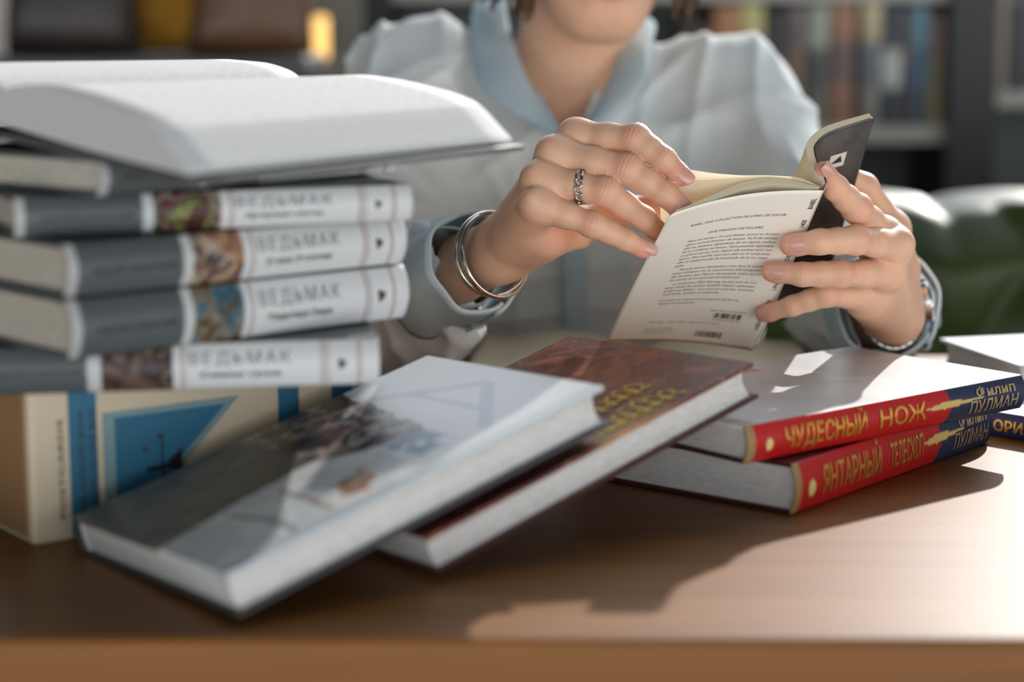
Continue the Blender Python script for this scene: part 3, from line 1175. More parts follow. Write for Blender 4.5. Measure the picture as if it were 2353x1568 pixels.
def pale_glare_top(seed):  # whites painted as sun glare off the upper red cover; navy book shares them
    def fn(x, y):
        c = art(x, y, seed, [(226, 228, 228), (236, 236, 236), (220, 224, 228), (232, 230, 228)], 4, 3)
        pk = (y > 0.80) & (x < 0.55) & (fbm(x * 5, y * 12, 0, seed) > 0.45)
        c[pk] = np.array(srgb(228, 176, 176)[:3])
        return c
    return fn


def red_book(label, org, yaw, T_, title, top=None, L_=0.214, W_=0.142):
    root, on = hardcover('hardcover_book', label, frame(org, yaw), L_, W_, T_, nmat('dark_red_board', srgb(70, 30, 30), 0.45), M['pages_white'], 0.004,
                         'red and navy hardcovers', spine_paint=red_spine, top_paint=top, nx=60, ny=40)
    sp = [c for c in root.children if c.name.startswith('spine')][0]
    words = title.split(' ')
    text_mesh(words[0], T_ * 0.74, lambda a, b: on(0.115 * L_ + a, T_ * 0.26 + b, 0.0006), M['gold'], sp, 'title_lettering', cuts=10, fit=L_ * 0.275, bold=0.00035)
    text_mesh(words[1], T_ * 0.66, lambda a, b: on(0.435 * L_ + a, T_ * 0.30 + b, 0.0006), M['gold'], sp, 'title_lettering', cuts=10, fit=L_ * 0.17, bold=0.0003)
    text_mesh('Филип', T_ * 0.36, lambda a, b: on(0.80 * L_ + a, T_ * 0.62 + b, 0.0006), M['gold_dull'], sp, 'author_lettering', cuts=10, fit=L_ * 0.155, bold=0.0002)
    text_mesh('ПУЛМАН', T_ * 0.48, lambda a, b: on(0.775 * L_ + a, T_ * 0.18 + b, 0.0006), M['gold_dull'], sp, 'author_lettering', cuts=10, fit=L_ * 0.19, bold=0.0002)
    pts = []
    for k in range(24):
        th = 2 * PI * k / 24
        r = T_ * (0.20 if k % 2 else 0.14)
        pts.append(on(0.065 * L_ + r * math.cos(th) * 0.8, T_ * 0.45 + r * math.sin(th), 0.0006))
    mesh_obj('sun_emblem', pts, [tuple(range(24))], M['gold_pale'], sp)
    return root


lowT, upT = 0.0300, 0.0222
lowA = Vector((0.1597, 1.0685, 0.0005))
red_book('lower red and navy hardcover lying on the table at the right', lowA, math.radians(50.5), lowT, 'ЯНТАРНЫЙ ТЕЛЕСКОП', None, 0.252, 0.168)
upA = Vector((0.1315, 1.0640, lowT + 0.0012))
red_book('upper red and navy hardcover with sun glare painted on its top, lying on the lower red one', upA, math.radians(39.5), upT, 'ЧУДЕСНЫЙ НОЖ', pale_glare_top(5), 0.260, 0.145)

# open book lying behind the brown one, small navy book and white booklet at the right edge
ob2 = empty('open_book', 'open cream-paged book lying behind the reddish-brown leaning book', 'book', mat4=frame((0.100, 1.480, 0.0), math.radians(-5)))
M['cream_page'] = nmat('cream_page', srgb(226, 214, 188), 0.8, spec=0.2)


def ob2_half(s):
    def fn(p, q):
        z = 0.012 + 0.016 * math.sin(min(1, p * 1.25) * PI * 0.8) * (1 - 0.15 * p)
        return Vector((s * 0.13 * p, -0.09 + 0.18 * q, z + 0.002))
    v, f = grid_data(fn, 24, 4)
    o = mesh_obj('page_block', v, f, M['cream_page'], ob2, True)
    solidify(o, 0.010, -1 if s > 0 else 1)
    return o


ob2_half(1)
ob2_half(-1)
box_obj('cover', (-0.138, -0.095, 0.0), (0.138, 0.095, 0.0025), M['white_cover'], ob2, 0.0008, 1)

nvT = 0.017
nv, on = hardcover('hardcover_book', 'navy hardcover with gold letters at the right edge beyond the red books', frame((0.300, 1.318, 0.0005), math.radians(-46)), 0.2, 0.13, nvT,
                   nmat('navy_board', srgb(36, 42, 84), 0.45), M['pages_white'], 0.003, None, top_paint=pale_glare_top(9), nx=30, ny=20)
sp = [c for c in nv.children if c.name.startswith('spine')][0]
text_mesh('ИСТОРИЯ', nvT * 0.62, lambda a, b: on(0.022 + a, nvT * 0.27 + b, 0.0006), M['gold'], sp, 'title_lettering', cuts=10, fit=0.052, bold=0.0002)
wb, _ = hardcover('hardcover_book', 'white-topped book at the right edge lying on the navy one', frame((0.362, 1.345, nvT + 0.0012), math.radians(14)), 0.19, 0.125, 0.021,
                  M['white_cover'], M['pages_white'], 0.003, None)

# ------------------------------------------------------------------ the paperback held in the hands
H_TR, H_BR = Vector((0.1988, 1.2239, 0.1739)), Vector((0.1704, 1.3436, 0.0501))
H_TL, H_BL = Vector((0.0988, 1.1927, 0.1618)), Vector((0.0696, 1.3295, 0.0586))
held = empty('paperback_book', 'cream French paperback held open in both hands', 'book', (H_TR + H_BL) / 2)


def HB(a, b, t):
    """a: towards the right of the spine, b: into the book (away from the back cover), t: 0 head .. 1 foot"""
    o = H_TR.lerp(H_BR, t)
    lft = H_TL.lerp(H_BL, t)
    r = (o - lft)
    r.normalize()
    u = (H_TR - H_BR).normalized()
    n = -r.cross(u).normalized()
    return o + r * a + n * b


HW = 0.1045


def bow(s, t):
    """how far the back cover bows into the book, s = 0 spine .. 1 fore-edge"""
    return 0.0062 * math.sin(PI * min(1, max(0, s))) ** 0.9 * (1 - 0.35 * t)


def back_pt(x, t, lift=0.0):
    """x: distance from the spine to the left"""
    return HB(-x, bow(x / HW, t) - lift, t)


def rounded(p, q):
    return p, q


def cover_grid(fn, nu, nv, corners):
    """grid sheet with the outer corners cut round"""
    v, f = grid_data(fn, nu, nv)
    return v, f


def hob(name, v, f, mat, parent=None, smooth=True):
    return mesh_obj(name, v, f, mat, parent or held, smooth, True)


def sheet_data(fn, length, height, nu, nv, rad, both=True):
    """sheet of nu x nv cells whose two outer corners (far from the spine) are rounded: cells stay on the sheet by pulling t in"""
    V = []
    for i in range(nu + 1):
        x = length * i / nu
        d = length - x
        cut = 0.0
        if d < rad:
            cut = (rad - math.sqrt(max(0, rad * rad - (rad - d) ** 2))) / height
        for j in range(nv + 1):
            t = cut + (1 - 2 * cut) * j / nv
            V.append(fn(x, t))
    Fs = [(i * (nv + 1) + j, (i + 1) * (nv + 1) + j, (i + 1) * (nv + 1) + j + 1, i * (nv + 1) + j + 1) for i in range(nu) for j in range(nv)]
    return V, Fs


M['paper_cover'] = nmat('paper_cover', srgb(246, 242, 230), 0.5, spec=0.4)
M['paper_cover_tl'] = M['paper_cover']
M['held_page'] = nmat('held_page', srgb(238, 230, 212), 0.8, spec=0.2)
# thin leaf: some light passes through
_m = M['held_page']
tr = N(_m, 'ShaderNodeBsdfTranslucent'); tr.inputs['Color'].default_value = srgb(240, 226, 196)
mx = N(_m, 'ShaderNodeMixShader'); mx.inputs['Fac'].default_value = 0.35
outn = _m.node_tree.nodes['Material Output']
L(_m, bsdf(_m).outputs['BSDF'], mx.inputs[1]); L(_m, tr.outputs['BSDF'], mx.inputs[2]); L(_m, mx.outputs['Shader'], outn.inputs['Surface'])
M['held_edge'] = page_mat('held_edge', srgb(222, 210, 182), srgb(204, 190, 160), (1, 1, 1), 2600)

v, f = sheet_data(lambda x, t: back_pt(x, t), HW + 0.001, 0.1745, 36, 40, 0.003)
bcov = hob('back_cover', v, f, M['paper_cover'])
solidify(bcov, 0.0004, 0)
# flat spine, 8 mm, turning from the back cover towards the front cover
SPW = 0.0075


def spine_pt(w, t, lift=0.0):
    return HB(0.0006 + w * 0.62 + lift * 0.7, w * 0.78 + 0.0 - lift * 0.7, t)


v, f = grid_data(lambda p, q: spine_pt(SPW * p, q), 4, 30)
spn = hob('spine', v, f, M['paper_cover'])
solidify(spn, 0.0004, 0)

# back half of the pages
BA = [0, 0.0176, 0.030, 0.050, 0.069, 0.085, 0.0955, 0.1005]
BB = [0.003, 0.0122, 0.0172, 0.0162, 0.0108, 0.0060, 0.0032, 0.0024]


def block_pt(x, t, side):
    b = interp(BA, BB, x) * (1 - 0.25 * t) + 0.0006
    bo = bow(x / HW, t)
    b2 = max(bo + 0.0006, b - 0.0042 * min(1, x / 0.01))
    return HB(-x, max(b, bo + 0.0012) if side else b2, 0.004 + 0.992 * t)


n = 40
xs = np.linspace(0.0005, 0.1005, n)
V, Fs = [], []
for side in (0, 1):
    for x in xs:
        for j in range(13):
            V.append(block_pt(x, j / 12, side))
st_ = n * 13
for i in range(n - 1):
    for j in range(12):
        a = i * 13 + j
        Fs.append((a, a + 1, a + 14, a + 13))
        Fs.append((st_ + a, st_ + a + 13, st_ + a + 14, st_ + a + 1))
    for j in (0, 12):
        a = i * 13 + j
        Fs.append((a, a + 13, st_ + a + 13, st_ + a))
for i in (0, n - 1):
    for j in range(12):
        a = i * 13 + j
        Fs.append((a, a + 1, st_ + a + 1, st_ + a))
o = hob('page_block', V, Fs, M['held_edge'], None, False)
bm = bmesh.new(); bm.from_mesh(o.data); bmesh.ops.recalc_face_normals(bm, faces=bm.faces); bm.to_mesh(o.data); bm.free()

# front half: cover curled to the right, pages inside the curl
JA = [0.0052, 0.0060, 0.0062, 0.0075, 0.0112, 0.0250, 0.0535, 0.0600]
JB = [0.0060, 0.0130, 0.0222, 0.0310, 0.0386, 0.0467, 0.0525, 0.0535]


def catmull(xs_, ys_, m=10):
    ox, oy = [], []
    P_ = list(zip(xs_, ys_))
    for i in range(len(P_) - 1):
        p0, p1_, p2_, p3 = P_[max(i - 1, 0)], P_[i], P_[i + 1], P_[min(i + 2, len(P_) - 1)]
        for k in range(m):
            t = k / m
            for q, o_ in ((0, ox), (1, oy)):
                o_.append(0.5 * ((2 * p1_[q]) + (p2_[q] - p0[q]) * t + (2 * p0[q] - 5 * p1_[q] + 4 * p2_[q] - p3[q]) * t * t + (3 * p1_[q] - p0[q] - 3 * p2_[q] + p3[q]) * t ** 3))
    ox.append(xs_[-1])
    oy.append(ys_[-1])
    return ox, oy


JA, JB = catmull(JA, JB)
seg = [0]
for i in range(1, len(JA)):
    seg.append(seg[-1] + math.hypot(JA[i] - JA[i - 1], JB[i] - JB[i - 1]))
JL = seg[-1]


def J(s, t, off=0.0):
    h = 0.0005
    a, b = interp(seg, JA, s), interp(seg, JB, s)
    s0, s1 = max(0, s - 0.004), min(JL, s + 0.004)
    da, db = interp(seg, JA, s1) - interp(seg, JA, s0), interp(seg, JB, s1) - interp(seg, JB, s0)
    ll = math.hypot(da, db)
    da, db = da / ll, db / ll
    # inner side lies to the left of the run
    return HB(a - db * off, b + da * off, t)


v, f = sheet_data(lambda x, t: J(x, t), JL, 0.1745, 60, 40, 0.002)
fc = hob('front_cover', v, f, None)
M['photo_cover'] = nmat('photo_cover', rough=0.32, spec=0.5)
nt, rp, mp = noise_color(M['photo_cover'], srgb(26, 26, 29), srgb(92, 90, 88), 34, 7, (1, 1, 1), 0.32, 0.78)
fc.data.materials.append(M['photo_cover'])
solidify(fc, 0.0004, 0)
nn_ = 50
V, Fs = [], []
for side in (0, 1):
    for i in range(nn_):
        s = JL * 0.985 * i / (nn_ - 1)
        for j in range(13):
            off = 0.0006 if side == 0 else 0.0006 + 0.0052 * min(1, 0.35 + s / 0.012) * (1 - 0.25 * (s / JL) ** 3)
            V.append(J(s, 0.003 + 0.994 * j / 12, off))
st_ = nn_ * 13
for i in range(nn_ - 1):
    for j in range(12):
        a = i * 13 + j
        Fs.append((a, a + 1, a + 14, a + 13))
        Fs.append((st_ + a, st_ + a + 13, st_ + a + 14, st_ + a + 1))
    for j in (0, 12):
        a = i * 13 + j
        Fs.append((a, a + 13, st_ + a + 13, st_ + a))
for i in (0, nn_ - 1):
    for j in range(12):
        a = i * 13 + j
        Fs.append((a, a + 1, st_ + a + 1, st_ + a))
o = hob('page_block', V, Fs, M['held_edge'], None, False)
bm = bmesh.new(); bm.from_mesh(o.data); bmesh.ops.recalc_face_normals(bm, faces=bm.faces); bm.to_mesh(o.data); bm.free()

# leaves being turned
LA1 = [0.0, 0.0112, 0.030, 0.047, 0.066, 0.0835, 0.0900]
LB1 = [0.004, 0.0135, 0.0190, 0.0222, 0.0276, 0.0345, 0.0372]
LA2 = [0.0, 0.012, 0.035, 0.060, 0.085, 0.1030]
LB2 = [0.004, 0.0125, 0.0190, 0.0215, 0.0245, 0.0270]
LA1, LB1 = catmull(LA1, LB1)
LA2, LB2 = catmull(LA2, LB2)
for LA, LBb, ln in ((LA1, LB1, 0.090), (LA2, LB2, 0.103)):
    def leaf(x, t, LA=LA, LBb=LBb):
        return HB(-x * (1 - 0.20 * min(1, t * 2)), interp(LA, LBb, x) * (1 - 0.62 * min(1, t * 1.3)) + 0.004 * min(1, t * 1.3), 0.004 + 0.992 * t)
    v, f = sheet_data(leaf, ln, 0.174, 30, 24, 0.0015)
    hob('leaf', v, f, M['held_page'])

# writing on the back cover, spine and front cover
TW = 0.105


def bc_text(body, tx, ty, size, fit=None, mat='ink_dark', align='LEFT', shear=0.0, bold=0.0, xs=1.0):
    """tx: from the fore-edge towards the spine, ty: from the head, in metres"""
    return text_mesh(body, size, lambda a, b: back_pt(HW - (tx + a), (ty - b) / 0.1745, 0.0005), M[mat], bcov, 'lettering', fit=fit, align=align, shear=shear, bold=bold, xs=xs)


M['ink_brown'] = nmat('ink_brown', srgb(112, 108, 102), 0.6)
bc_text('BABEL, UNE COLLECTION DE LIVRES DE POCHE', 0.0545, 0.0255, 0.0033, fit=0.066, mat='ink_brown', align='CENTER')
bc_text('UNE MAISON DE POUPÉE', 0.0565, 0.0385, 0.0034, fit=0.038, mat='ink_brown', align='CENTER')
para = ["Nora est mariée à Torvald Helmer, avocat sur le point", "d'être nommé directeur de banque. Au fil des années,",
        "elle est devenue dépendante de son époux, esclave", "de sa condition de femme. Nora possède cependant",
        "un grand secret, avec lequel elle estime tenir son", "époux. Alors qu'elle avait tout misé sur le compromis,",
        "elle ne supporte plus la mascarade de sa vie conju-", "gale.",
        "   Aucune œuvre dramatique n'eut dans le monde", "autant d'impact sur le mouvement d'émancipation",
        "des femmes que Maison de poupée, pièce qui n'a", "rien perdu de son pouvoir de subversion.",
        "   La traduction d'Eloi Recoing, au plus près de l'ori-", "ginal, tente de rendre sensible l'aspect rythmique",
        "propre au théâtre : une écriture incarnée, économe", "et précise, tendue et théâtrale."]
ty = 0.0455
for k, ln in enumerate(para):
    full = len(ln) > 44
    ty += 0.0043 if k else 0
    if k in (8, 12):
        ty += 0.001
    x0 = 0.0245
    bc_text(ln.strip(), x0 + (0.004 if ln.startswith(' ') else 0), ty, 0.0032, fit=(0.0635 if full else min(0.062, 0.00125 * len(ln))) - (0.004 if ln.startswith(' ') else 0), mat='ink_brown', shear=0.25)
for k, (ln, w_) in enumerate([("Introduction et traduction du norvégien par Eloi Recoing", 0.056), ("Postface de Claude Santelli", 0.026)]):
    bc_text(ln, 0.0245, 0.1200 + 0.0042 * k, 0.0029, fit=w_, mat='ink_soft', shear=0.25)


def bars(tx0, tx1, ty0, ty1, seed, par):
    r2 = random.Random(seed)
    V, Fs = [], []
    x = tx0
    while x < tx1 - 0.0006:
        w_ = r2.choice([0.0003, 0.0005, 0.0009])
        q = [back_pt(HW - xx, tt / 0.1745, 0.0005) for xx, tt in ((x, ty0), (x + w_, ty0), (x + w_, ty1), (x, ty1))]
        Fs.append(tuple(range(len(V), len(V) + 4)))
        V += q
        x += w_ + r2.choice([0.0004, 0.0006, 0.001])
    mesh_obj('barcode', V, Fs, M['ink_dark'], par, False, False)


bars(0.068, 0.088, 0.1355, 0.1415, 3, bcov)
bars(0.0605, 0.0805, 0.1585, 0.1655, 4, bcov)
bc_text('ISBN 978-2-330-06618-3', 0.064, 0.1335, 0.0022, fit=0.025, mat='ink_soft')
bc_text('9 782330 066183', 0.068, 0.1445, 0.0024, fit=0.020, mat='ink_soft')
bc_text('DÉP. LÉG. : OCT. 2016   6,80 € TTC France', 0.0235, 0.1490, 0.0024, fit=0.050, mat='ink_soft')
for k in range(3):
    bc_text(['Illustration de couverture', 'Photographie en noir et blanc', 'Collection de poche'][k], 0.0235, 0.1575 + 0.0034 * k, 0.0024, fit=[0.019, 0.021, 0.015][k], mat='ink_soft')


def sp_text(body, t0, size, fit):
    # runs up along the spine strip at the right edge of the back cover
    return text_mesh(body, size, lambda a, b: back_pt(0.0018 + b, t0 - a / 0.1745, 0.0005), M['ink_black'], bcov, 'lettering', fit=fit, bold=0.00005)


sp_text('BABEL', 0.105, 0.0044, 0.0105)
sp_text('1400', 0.215, 0.0044, 0.0075)
sp_text('UNE MAISON DE POUPÉE', 0.60, 0.0044, 0.058)
sp_text('HENRIK IBSEN', 0.86, 0.0044, 0.034)
# white square sign with a black peak on the front cover


def fsign(pts, mat, lift):
    me = []
    for s_, t_ in pts:
        me.append(J(s_, t_, -lift))
    return mesh_obj('cover_sign', me, [tuple(range(len(me)))], mat, fc)


s0, t0 = 0.0635, 0.185
fsign([(s0 - 0.0065, t0 - 0.037), (s0 + 0.0065, t0 - 0.037), (s0 + 0.0065, t0 + 0.037), (s0 - 0.0065, t0 + 0.037)], nmat('sign_white', srgb(222, 220, 214), 0.5), 0.0005)
fsign([(s0 + 0.0042, t0 + 0.012), (s0 - 0.0046, t0 + 0.012), (s0 + 0.002, t0 - 0.024)], M['ink_black'], 0.0008)


# ------------------------------------------------------------------ the person: one continuous body surface from distance fields
class Field:
    def __init__(s, lo, hi, h):
        s.lo = np.array(lo, float)
        s.h = h
        s.n = np.ceil((np.array(hi, float) - s.lo) / h).astype(int) + 1
        s.a = np.full(s.n, 0.5, np.float32)

    def sub(s, plo, phi):
        i0 = np.clip(np.floor((np.array(plo) - s.lo) / s.h).astype(int), 0, s.n - 1)
        i1 = np.clip(np.ceil((np.array(phi) - s.lo) / s.h).astype(int) + 1, i0 + 1, s.n)
        sl = tuple(slice(a, b) for a, b in zip(i0, i1))
        g = [(s.lo[k] + s.h * np.arange(i0[k], i1[k])).astype(np.float32) for k in range(3)]
        return sl, (g[0][:, None, None], g[1][None, :, None], g[2][None, None, :])


def smin(a, b, k):
    h = np.maximum(k - np.abs(a - b), 0.0) / k
    return np.minimum(a, b) - h * h * k * 0.25


def prim_box(pr, m):
    if pr[0] == 'c':
        _, a, b, ra, rb = pr
        a, b = np.array(a), np.array(b)
        r = max(ra, rb) + m
        return np.minimum(a, b) - r, np.maximum(a, b) + r
    _, c, rad, R = pr
    c = np.array(c)
    r = max(rad) + m
    return c - r, c + r


def prim_d(pr, g):
    X, Y, Z = g
    if pr[0] == 'c':
        _, a, b, ra, rb = pr
        a = np.array(a, float); b = np.array(b, float)
        d = b - a
        dd = float(d @ d) + 1e-12
        px, py, pz = X - a[0], Y - a[1], Z - a[2]
        t = np.clip((px * d[0] + py * d[1] + pz * d[2]) / dd, 0, 1)
        return np.sqrt((px - t * d[0]) ** 2 + (py - t * d[1]) ** 2 + (pz - t * d[2]) ** 2) - (ra + (rb - ra) * t)
    _, c, rad, R = pr
    px, py, pz = X - c[0], Y - c[1], Z - c[2]
    if R is not None:
        q = [R[0][k] * px + R[1][k] * py + R[2][k] * pz for k in range(3)]   # R columns are the axes
    else:
        q = [px, py, pz]
    k0 = np.sqrt((q[0] / rad[0]) ** 2 + (q[1] / rad[1]) ** 2 + (q[2] / rad[2]) ** 2)
    k1 = np.sqrt((q[0] / rad[0] ** 2) ** 2 + (q[1] / rad[1] ** 2) ** 2 + (q[2] / rad[2] ** 2) ** 2) + 1e-9
    return k0 * (k0 - 1.0) / k1


def cone(a, b, ra, rb=None):
    return ('c', tuple(a), tuple(b), ra, ra if rb is None else rb)


def ell(c, rad, R=None):
    return ('e', tuple(c), tuple(rad), R)


def fadd(F, prims, k):
    """smooth union of prims into the field"""
    for p in prims:
        lo, hi = prim_box(p, k + 3 * F.h)
        sl, g = F.sub(lo, hi)
        F.a[sl] = smin(F.a[sl], prim_d(p, g), k)


def fsub(F, prims, k):
    for p in prims:
        lo, hi = prim_box(p, k + 3 * F.h)
        sl, g = F.sub(lo, hi)
        F.a[sl] = -smin(-F.a[sl], prim_d(p, g), k)


def join_limbs(F, limbs, kin, kjoin):
    """each limb blends with what is already there but not with the other limbs"""
    base = F.a.copy()
    for prims in limbs:
        lo = np.min([prim_box(p, kjoin + 4 * F.h)[0] for p in prims], 0)
        hi = np.max([prim_box(p, kjoin + 4 * F.h)[1] for p in prims], 0)
        sl, g = F.sub(lo, hi)
        d = None
        for p in prims:
            q = prim_d(p, g)
            d = q if d is None else smin(d, q, kin)
        F.a[sl] = np.minimum(F.a[sl], smin(base[sl], d, kjoin))


def fmesh(F):
    w = 3.0 * F.h
    g = openvdb.FloatGrid(background=w)
    g.copyFromArray(np.clip(F.a, -w, w))
    g.transform = openvdb.createLinearTransform(F.h)
    p, q = g.convertToQuads()
    return p.astype(float) + F.lo, q.astype(int)[:, ::-1]


def npv(v):
    return np.array(tuple(v), float)


CAMDIR = Vector((0, -1, 0))


def finger(J3, radii, dors, pip=0.0012):
    """J3: mcp, pip, dip, tip"""
    a, b, c, d = J3
    r0, r1, r2, r3 = radii
    dn = nz(dors)
    m1 = a.lerp(b, 0.55)
    m2 = b.lerp(c, 0.5)
    pr = [cone(a, m1, r0, (r0 + r1) / 2 * 0.97), cone(m1, b, (r0 + r1) / 2 * 0.97, r1),
          cone(b, m2, r1, (r1 + r2) / 2 * 0.97), cone(m2, c, (r1 + r2) / 2 * 0.97, r2), cone(c, d, r2, r3)]
    pr.append(ell(b + dn * pip, (r1 * 0.92,) * 3))
    pal = -dn
    pr.append(ell(c.lerp(d, 0.75) + pal * r3 * 0.25, (r3 * 0.98,) * 3))
    pr.append(ell(a.lerp(b, 0.45) + pal * r1 * 0.25, (r1 * 0.95,) * 3))
    return pr


nails = []
flush = []


def add_nail(dip, tip, r, dors, w=0.0100, ln=0.0125, fwd=0.0015):
    nails.append((dip, tip, r, nz(dors), w, ln, fwd))


# ---- right hand (left in the picture)
RW = P(1148, 572, 1.285)
R_I = [P(1322, 312, 1.250), P(1462, 320, 1.230), P(1526, 366, 1.221), P(1567, 405, 1.219)]
R_M = [P(1274, 354, 1.238), P(1443, 389, 1.222), P(1529, 446, 1.216), P(1563, 477, 1.2135)]
R_R = [P(1238, 412, 1.227), P(1392, 441, 1.217), P(1481, 503, 1.227), P(1513, 534, 1.2385)]
R_P = [P(1232, 468, 1.215), P(1362, 517, 1.212), P(1438, 552, 1.216), P(1480, 573, 1.221)]
R_T = [P(1225, 545, 1.275), P(1330, 520, 1.280), P(1440, 484, 1.282), P(1508, 474, 1.286)]
dR = Vector((-0.40, -0.72, 0.55)).normalized()
HX = 0.0009
RF = Field((-0.075, 1.165, 0.03), (0.125, 1.42, 0.235), HX)
RE = Vector((-0.14, 1.50, 0.035))          # elbow
axR = (RE - RW).normalized()
side = axR.cross(dR).normalized()
palm = []
for j, (mc, rr, rw) in enumerate([(R_I[0], 0.0108, 0.0105), (R_M[0], 0.0110, 0.0105), (R_R[0], 0.0105, 0.0105), (R_P[0], 0.0092, 0.0105)]):
    off = side * (0.0105 - 0.007 * j)
    palm.append(cone(RW + off * 0.9, mc - dR * 0.003, rw + 0.0008, rr))
    palm.append(cone(RW.lerp(mc, 0.40) - dR * 0.006, mc - dR * 0.008, 0.0105, 0.0095))
fadd(RF, palm, 0.012)
# heel of the hand and ball of the thumb
fadd(RF, [cone(RW - dR * 0.004, P(1250, 548, 1.248), 0.0130, 0.0125), cone(P(1192, 585, 1.283), P(1262, 538, 1.250), 0.0125, 0.0120),
          cone(RW - dR * 0.006, R_T[1], 0.0130, 0.0120), cone(P(1240, 540, 1.262), P(1330, 540, 1.262), 0.0125, 0.0095)], 0.012)
# forearm
fadd(RF, [cone(RW + side * 0.009, RW + axR * 0.10 + side * 0.008, 0.0138, 0.0215), cone(RW - side * 0.009, RW + axR * 0.10 - side * 0.008, 0.0138, 0.0215)], 0.012)
# knuckle heads and tendons on the back of the hand
fadd(RF, [ell(R_I[0] + dR * 0.0012, (0.0098,) * 3), ell(R_M[0] + dR * 0.0022, (0.0102,) * 3), ell(R_R[0] + dR * 0.0014, (0.0098,) * 3), ell(R_P[0] - dR * 0.0006, (0.0088,) * 3)], 0.004)
for mc in (R_M[0], R_R[0], R_P[0]):
    fadd(RF, [cone(mc + dR * 0.0085, mc.lerp(RW, 0.55) + dR * 0.0115, 0.0018, 0.0012)], 0.006)
join_limbs(RF, [finger(R_I, (0.0098, 0.0090, 0.0075, 0.0063), (-0.1, -0.45, 0.9)), finger(R_M, (0.0104, 0.0092, 0.0078, 0.0066), dR),
                finger(R_R, (0.0100, 0.0088, 0.0074, 0.0062), dR), finger(R_P, (0.0086, 0.0078, 0.0066, 0.0057), dR),
                finger(R_T, (0.0125, 0.0112, 0.0098, 0.0078), (0.3, 0.5, 0.8))], 0.004, 0.007)
add_nail(R_I[2], R_I[3], 0.0063, (0.34, -0.92, 0.22), 0.0098, 0.0120)
add_nail(R_M[2], R_M[3], 0.0066, (0.40, -0.80, 0.45), 0.0104, 0.0120)
add_nail(R_R[2], R_R[3], 0.0062, (0.35, -0.86, 0.36), 0.0098, 0.0115)
add_nail(R_P[2], R_P[3], 0.0057, (0.20, -0.82, 0.54), 0.0088, 0.0108)
for q in (R_I, R_M, R_R, R_P):
    flush += [(q[3], 0.016, 0.9), (q[1] + dR * 0.008, 0.010, 0.55), (q[2] + dR * 0.006, 0.007, 0.35)]
flush += [(R_T[3], 0.03, 1.0), (R_T[2], 0.02, 0.8), (R_T[1], 0.02, 0.5), (P(1290, 545, 1.24), 0.02, 0.5)]

# ---- left hand (right in the picture)
LW = P(2052, 708, 1.368)
L_I = [P(2030, 540, 1.296), P(1968, 480, 1.262), P(1920, 432, 1.246), P(1892, 393, 1.2385)]
L_M = [P(2060, 562, 1.290), P(1966, 552, 1.251), P(1884, 556, 1.240), P(1815, 564, 1.2455)]
L_R = [P(2044, 628, 1.297), P(1928, 630, 1.262), P(1845, 631, 1.258), P(1772, 625, 1.2650)]
L_P = [P(2006, 682, 1.308), P(1898, 678, 1.285), P(1822, 703, 1.291), P(1755, 722, 1.3045)]
L_T = [P(2066, 620, 1.360), P(2046, 528, 1.354), P(1985, 432, 1.338), P(1938, 402, 1.330)]
dL = Vector((0.62, -0.70, 0.35)).normalized()
LE = Vector((0.290, 1.560, 0.045))
axL = (LE - LW).normalized()
LF = Field((0.140, 1.19, 0.02), (0.345, 1.50, 0.235), HX)
sideL = axL.cross(dL).normalized()
palm = []
for j, (mc, rr) in enumerate([(L_I[0], 0.0110), (L_M[0], 0.0112), (L_R[0], 0.0108), (L_P[0], 0.0100)]):
    off = sideL * (-0.0105 + 0.007 * j)
    palm.append(cone(LW + off, mc - dL * 0.003, 0.0135, rr))
    palm.append(cone(LW.lerp(mc, 0.3) - dL * 0.006, mc - dL * 0.008, 0.0120, 0.0098))
fadd(LF, palm, 0.012)
fadd(LF, [cone(LW - dL * 0.008, L_P[0] - dL * 0.006, 0.0155, 0.0120), cone(LW - dL * 0.006, L_T[1], 0.0155, 0.0120),
          cone(L_T[1], L_I[0] - dL * 0.006, 0.0095, 0.0095), cone(LW, L_T[0], 0.015, 0.013)], 0.012)
fadd(LF, [cone(LW + sideL * 0.008, LW + axL * 0.10 + sideL * 0.008, 0.0165, 0.0230), cone(LW - sideL * 0.008, LW + axL * 0.10 - sideL * 0.008, 0.0165, 0.0230)], 0.012)
fadd(LF, [ell(L_I[0] + dL * 0.0015, (0.0100,) * 3), ell(L_M[0] + dL * 0.0008, (0.0100,) * 3), ell(L_R[0] + dL * 0.0014, (0.0098,) * 3), ell(L_P[0] + dL * 0.001, (0.0092,) * 3)], 0.004)
for mc in (L_M[0], L_R[0], L_P[0]):
    fadd(LF, [cone(mc + dL * 0.0085, mc.lerp(LW, 0.55) + dL * 0.0110, 0.0018, 0.0012)], 0.006)
join_limbs(LF, [finger(L_I, (0.0104, 0.0094, 0.0080, 0.0064), (0.45, -0.6, 0.65)), finger(L_M, (0.0102, 0.0092, 0.0080, 0.0068), (0.1, -0.9, 0.35)),
                finger(L_R, (0.0098, 0.0088, 0.0076, 0.0064), (0.1, -0.9, 0.35)), finger(L_P, (0.0090, 0.0078, 0.0066, 0.0056), (0.0, -0.85, 0.4)),
                finger(L_T, (0.0125, 0.0110, 0.0098, 0.0080), (0.5, 0.2, 0.8))], 0.004, 0.007)
add_nail(L_I[2], L_I[3], 0.0064, (0.28, -0.92, 0.25), 0.0094, 0.0120)
add_nail(L_M[2], L_M[3], 0.0068, (0.05, -0.97, 0.15), 0.0106, 0.0122, -0.0052)
add_nail(L_R[2], L_R[3], 0.0064, (0.04, -0.97, 0.18), 0.0100, 0.0118, -0.0050)
add_nail(L_P[2], L_P[3], 0.0056, (0.0, -0.95, 0.25), 0.0090, 0.0110, -0.0045)
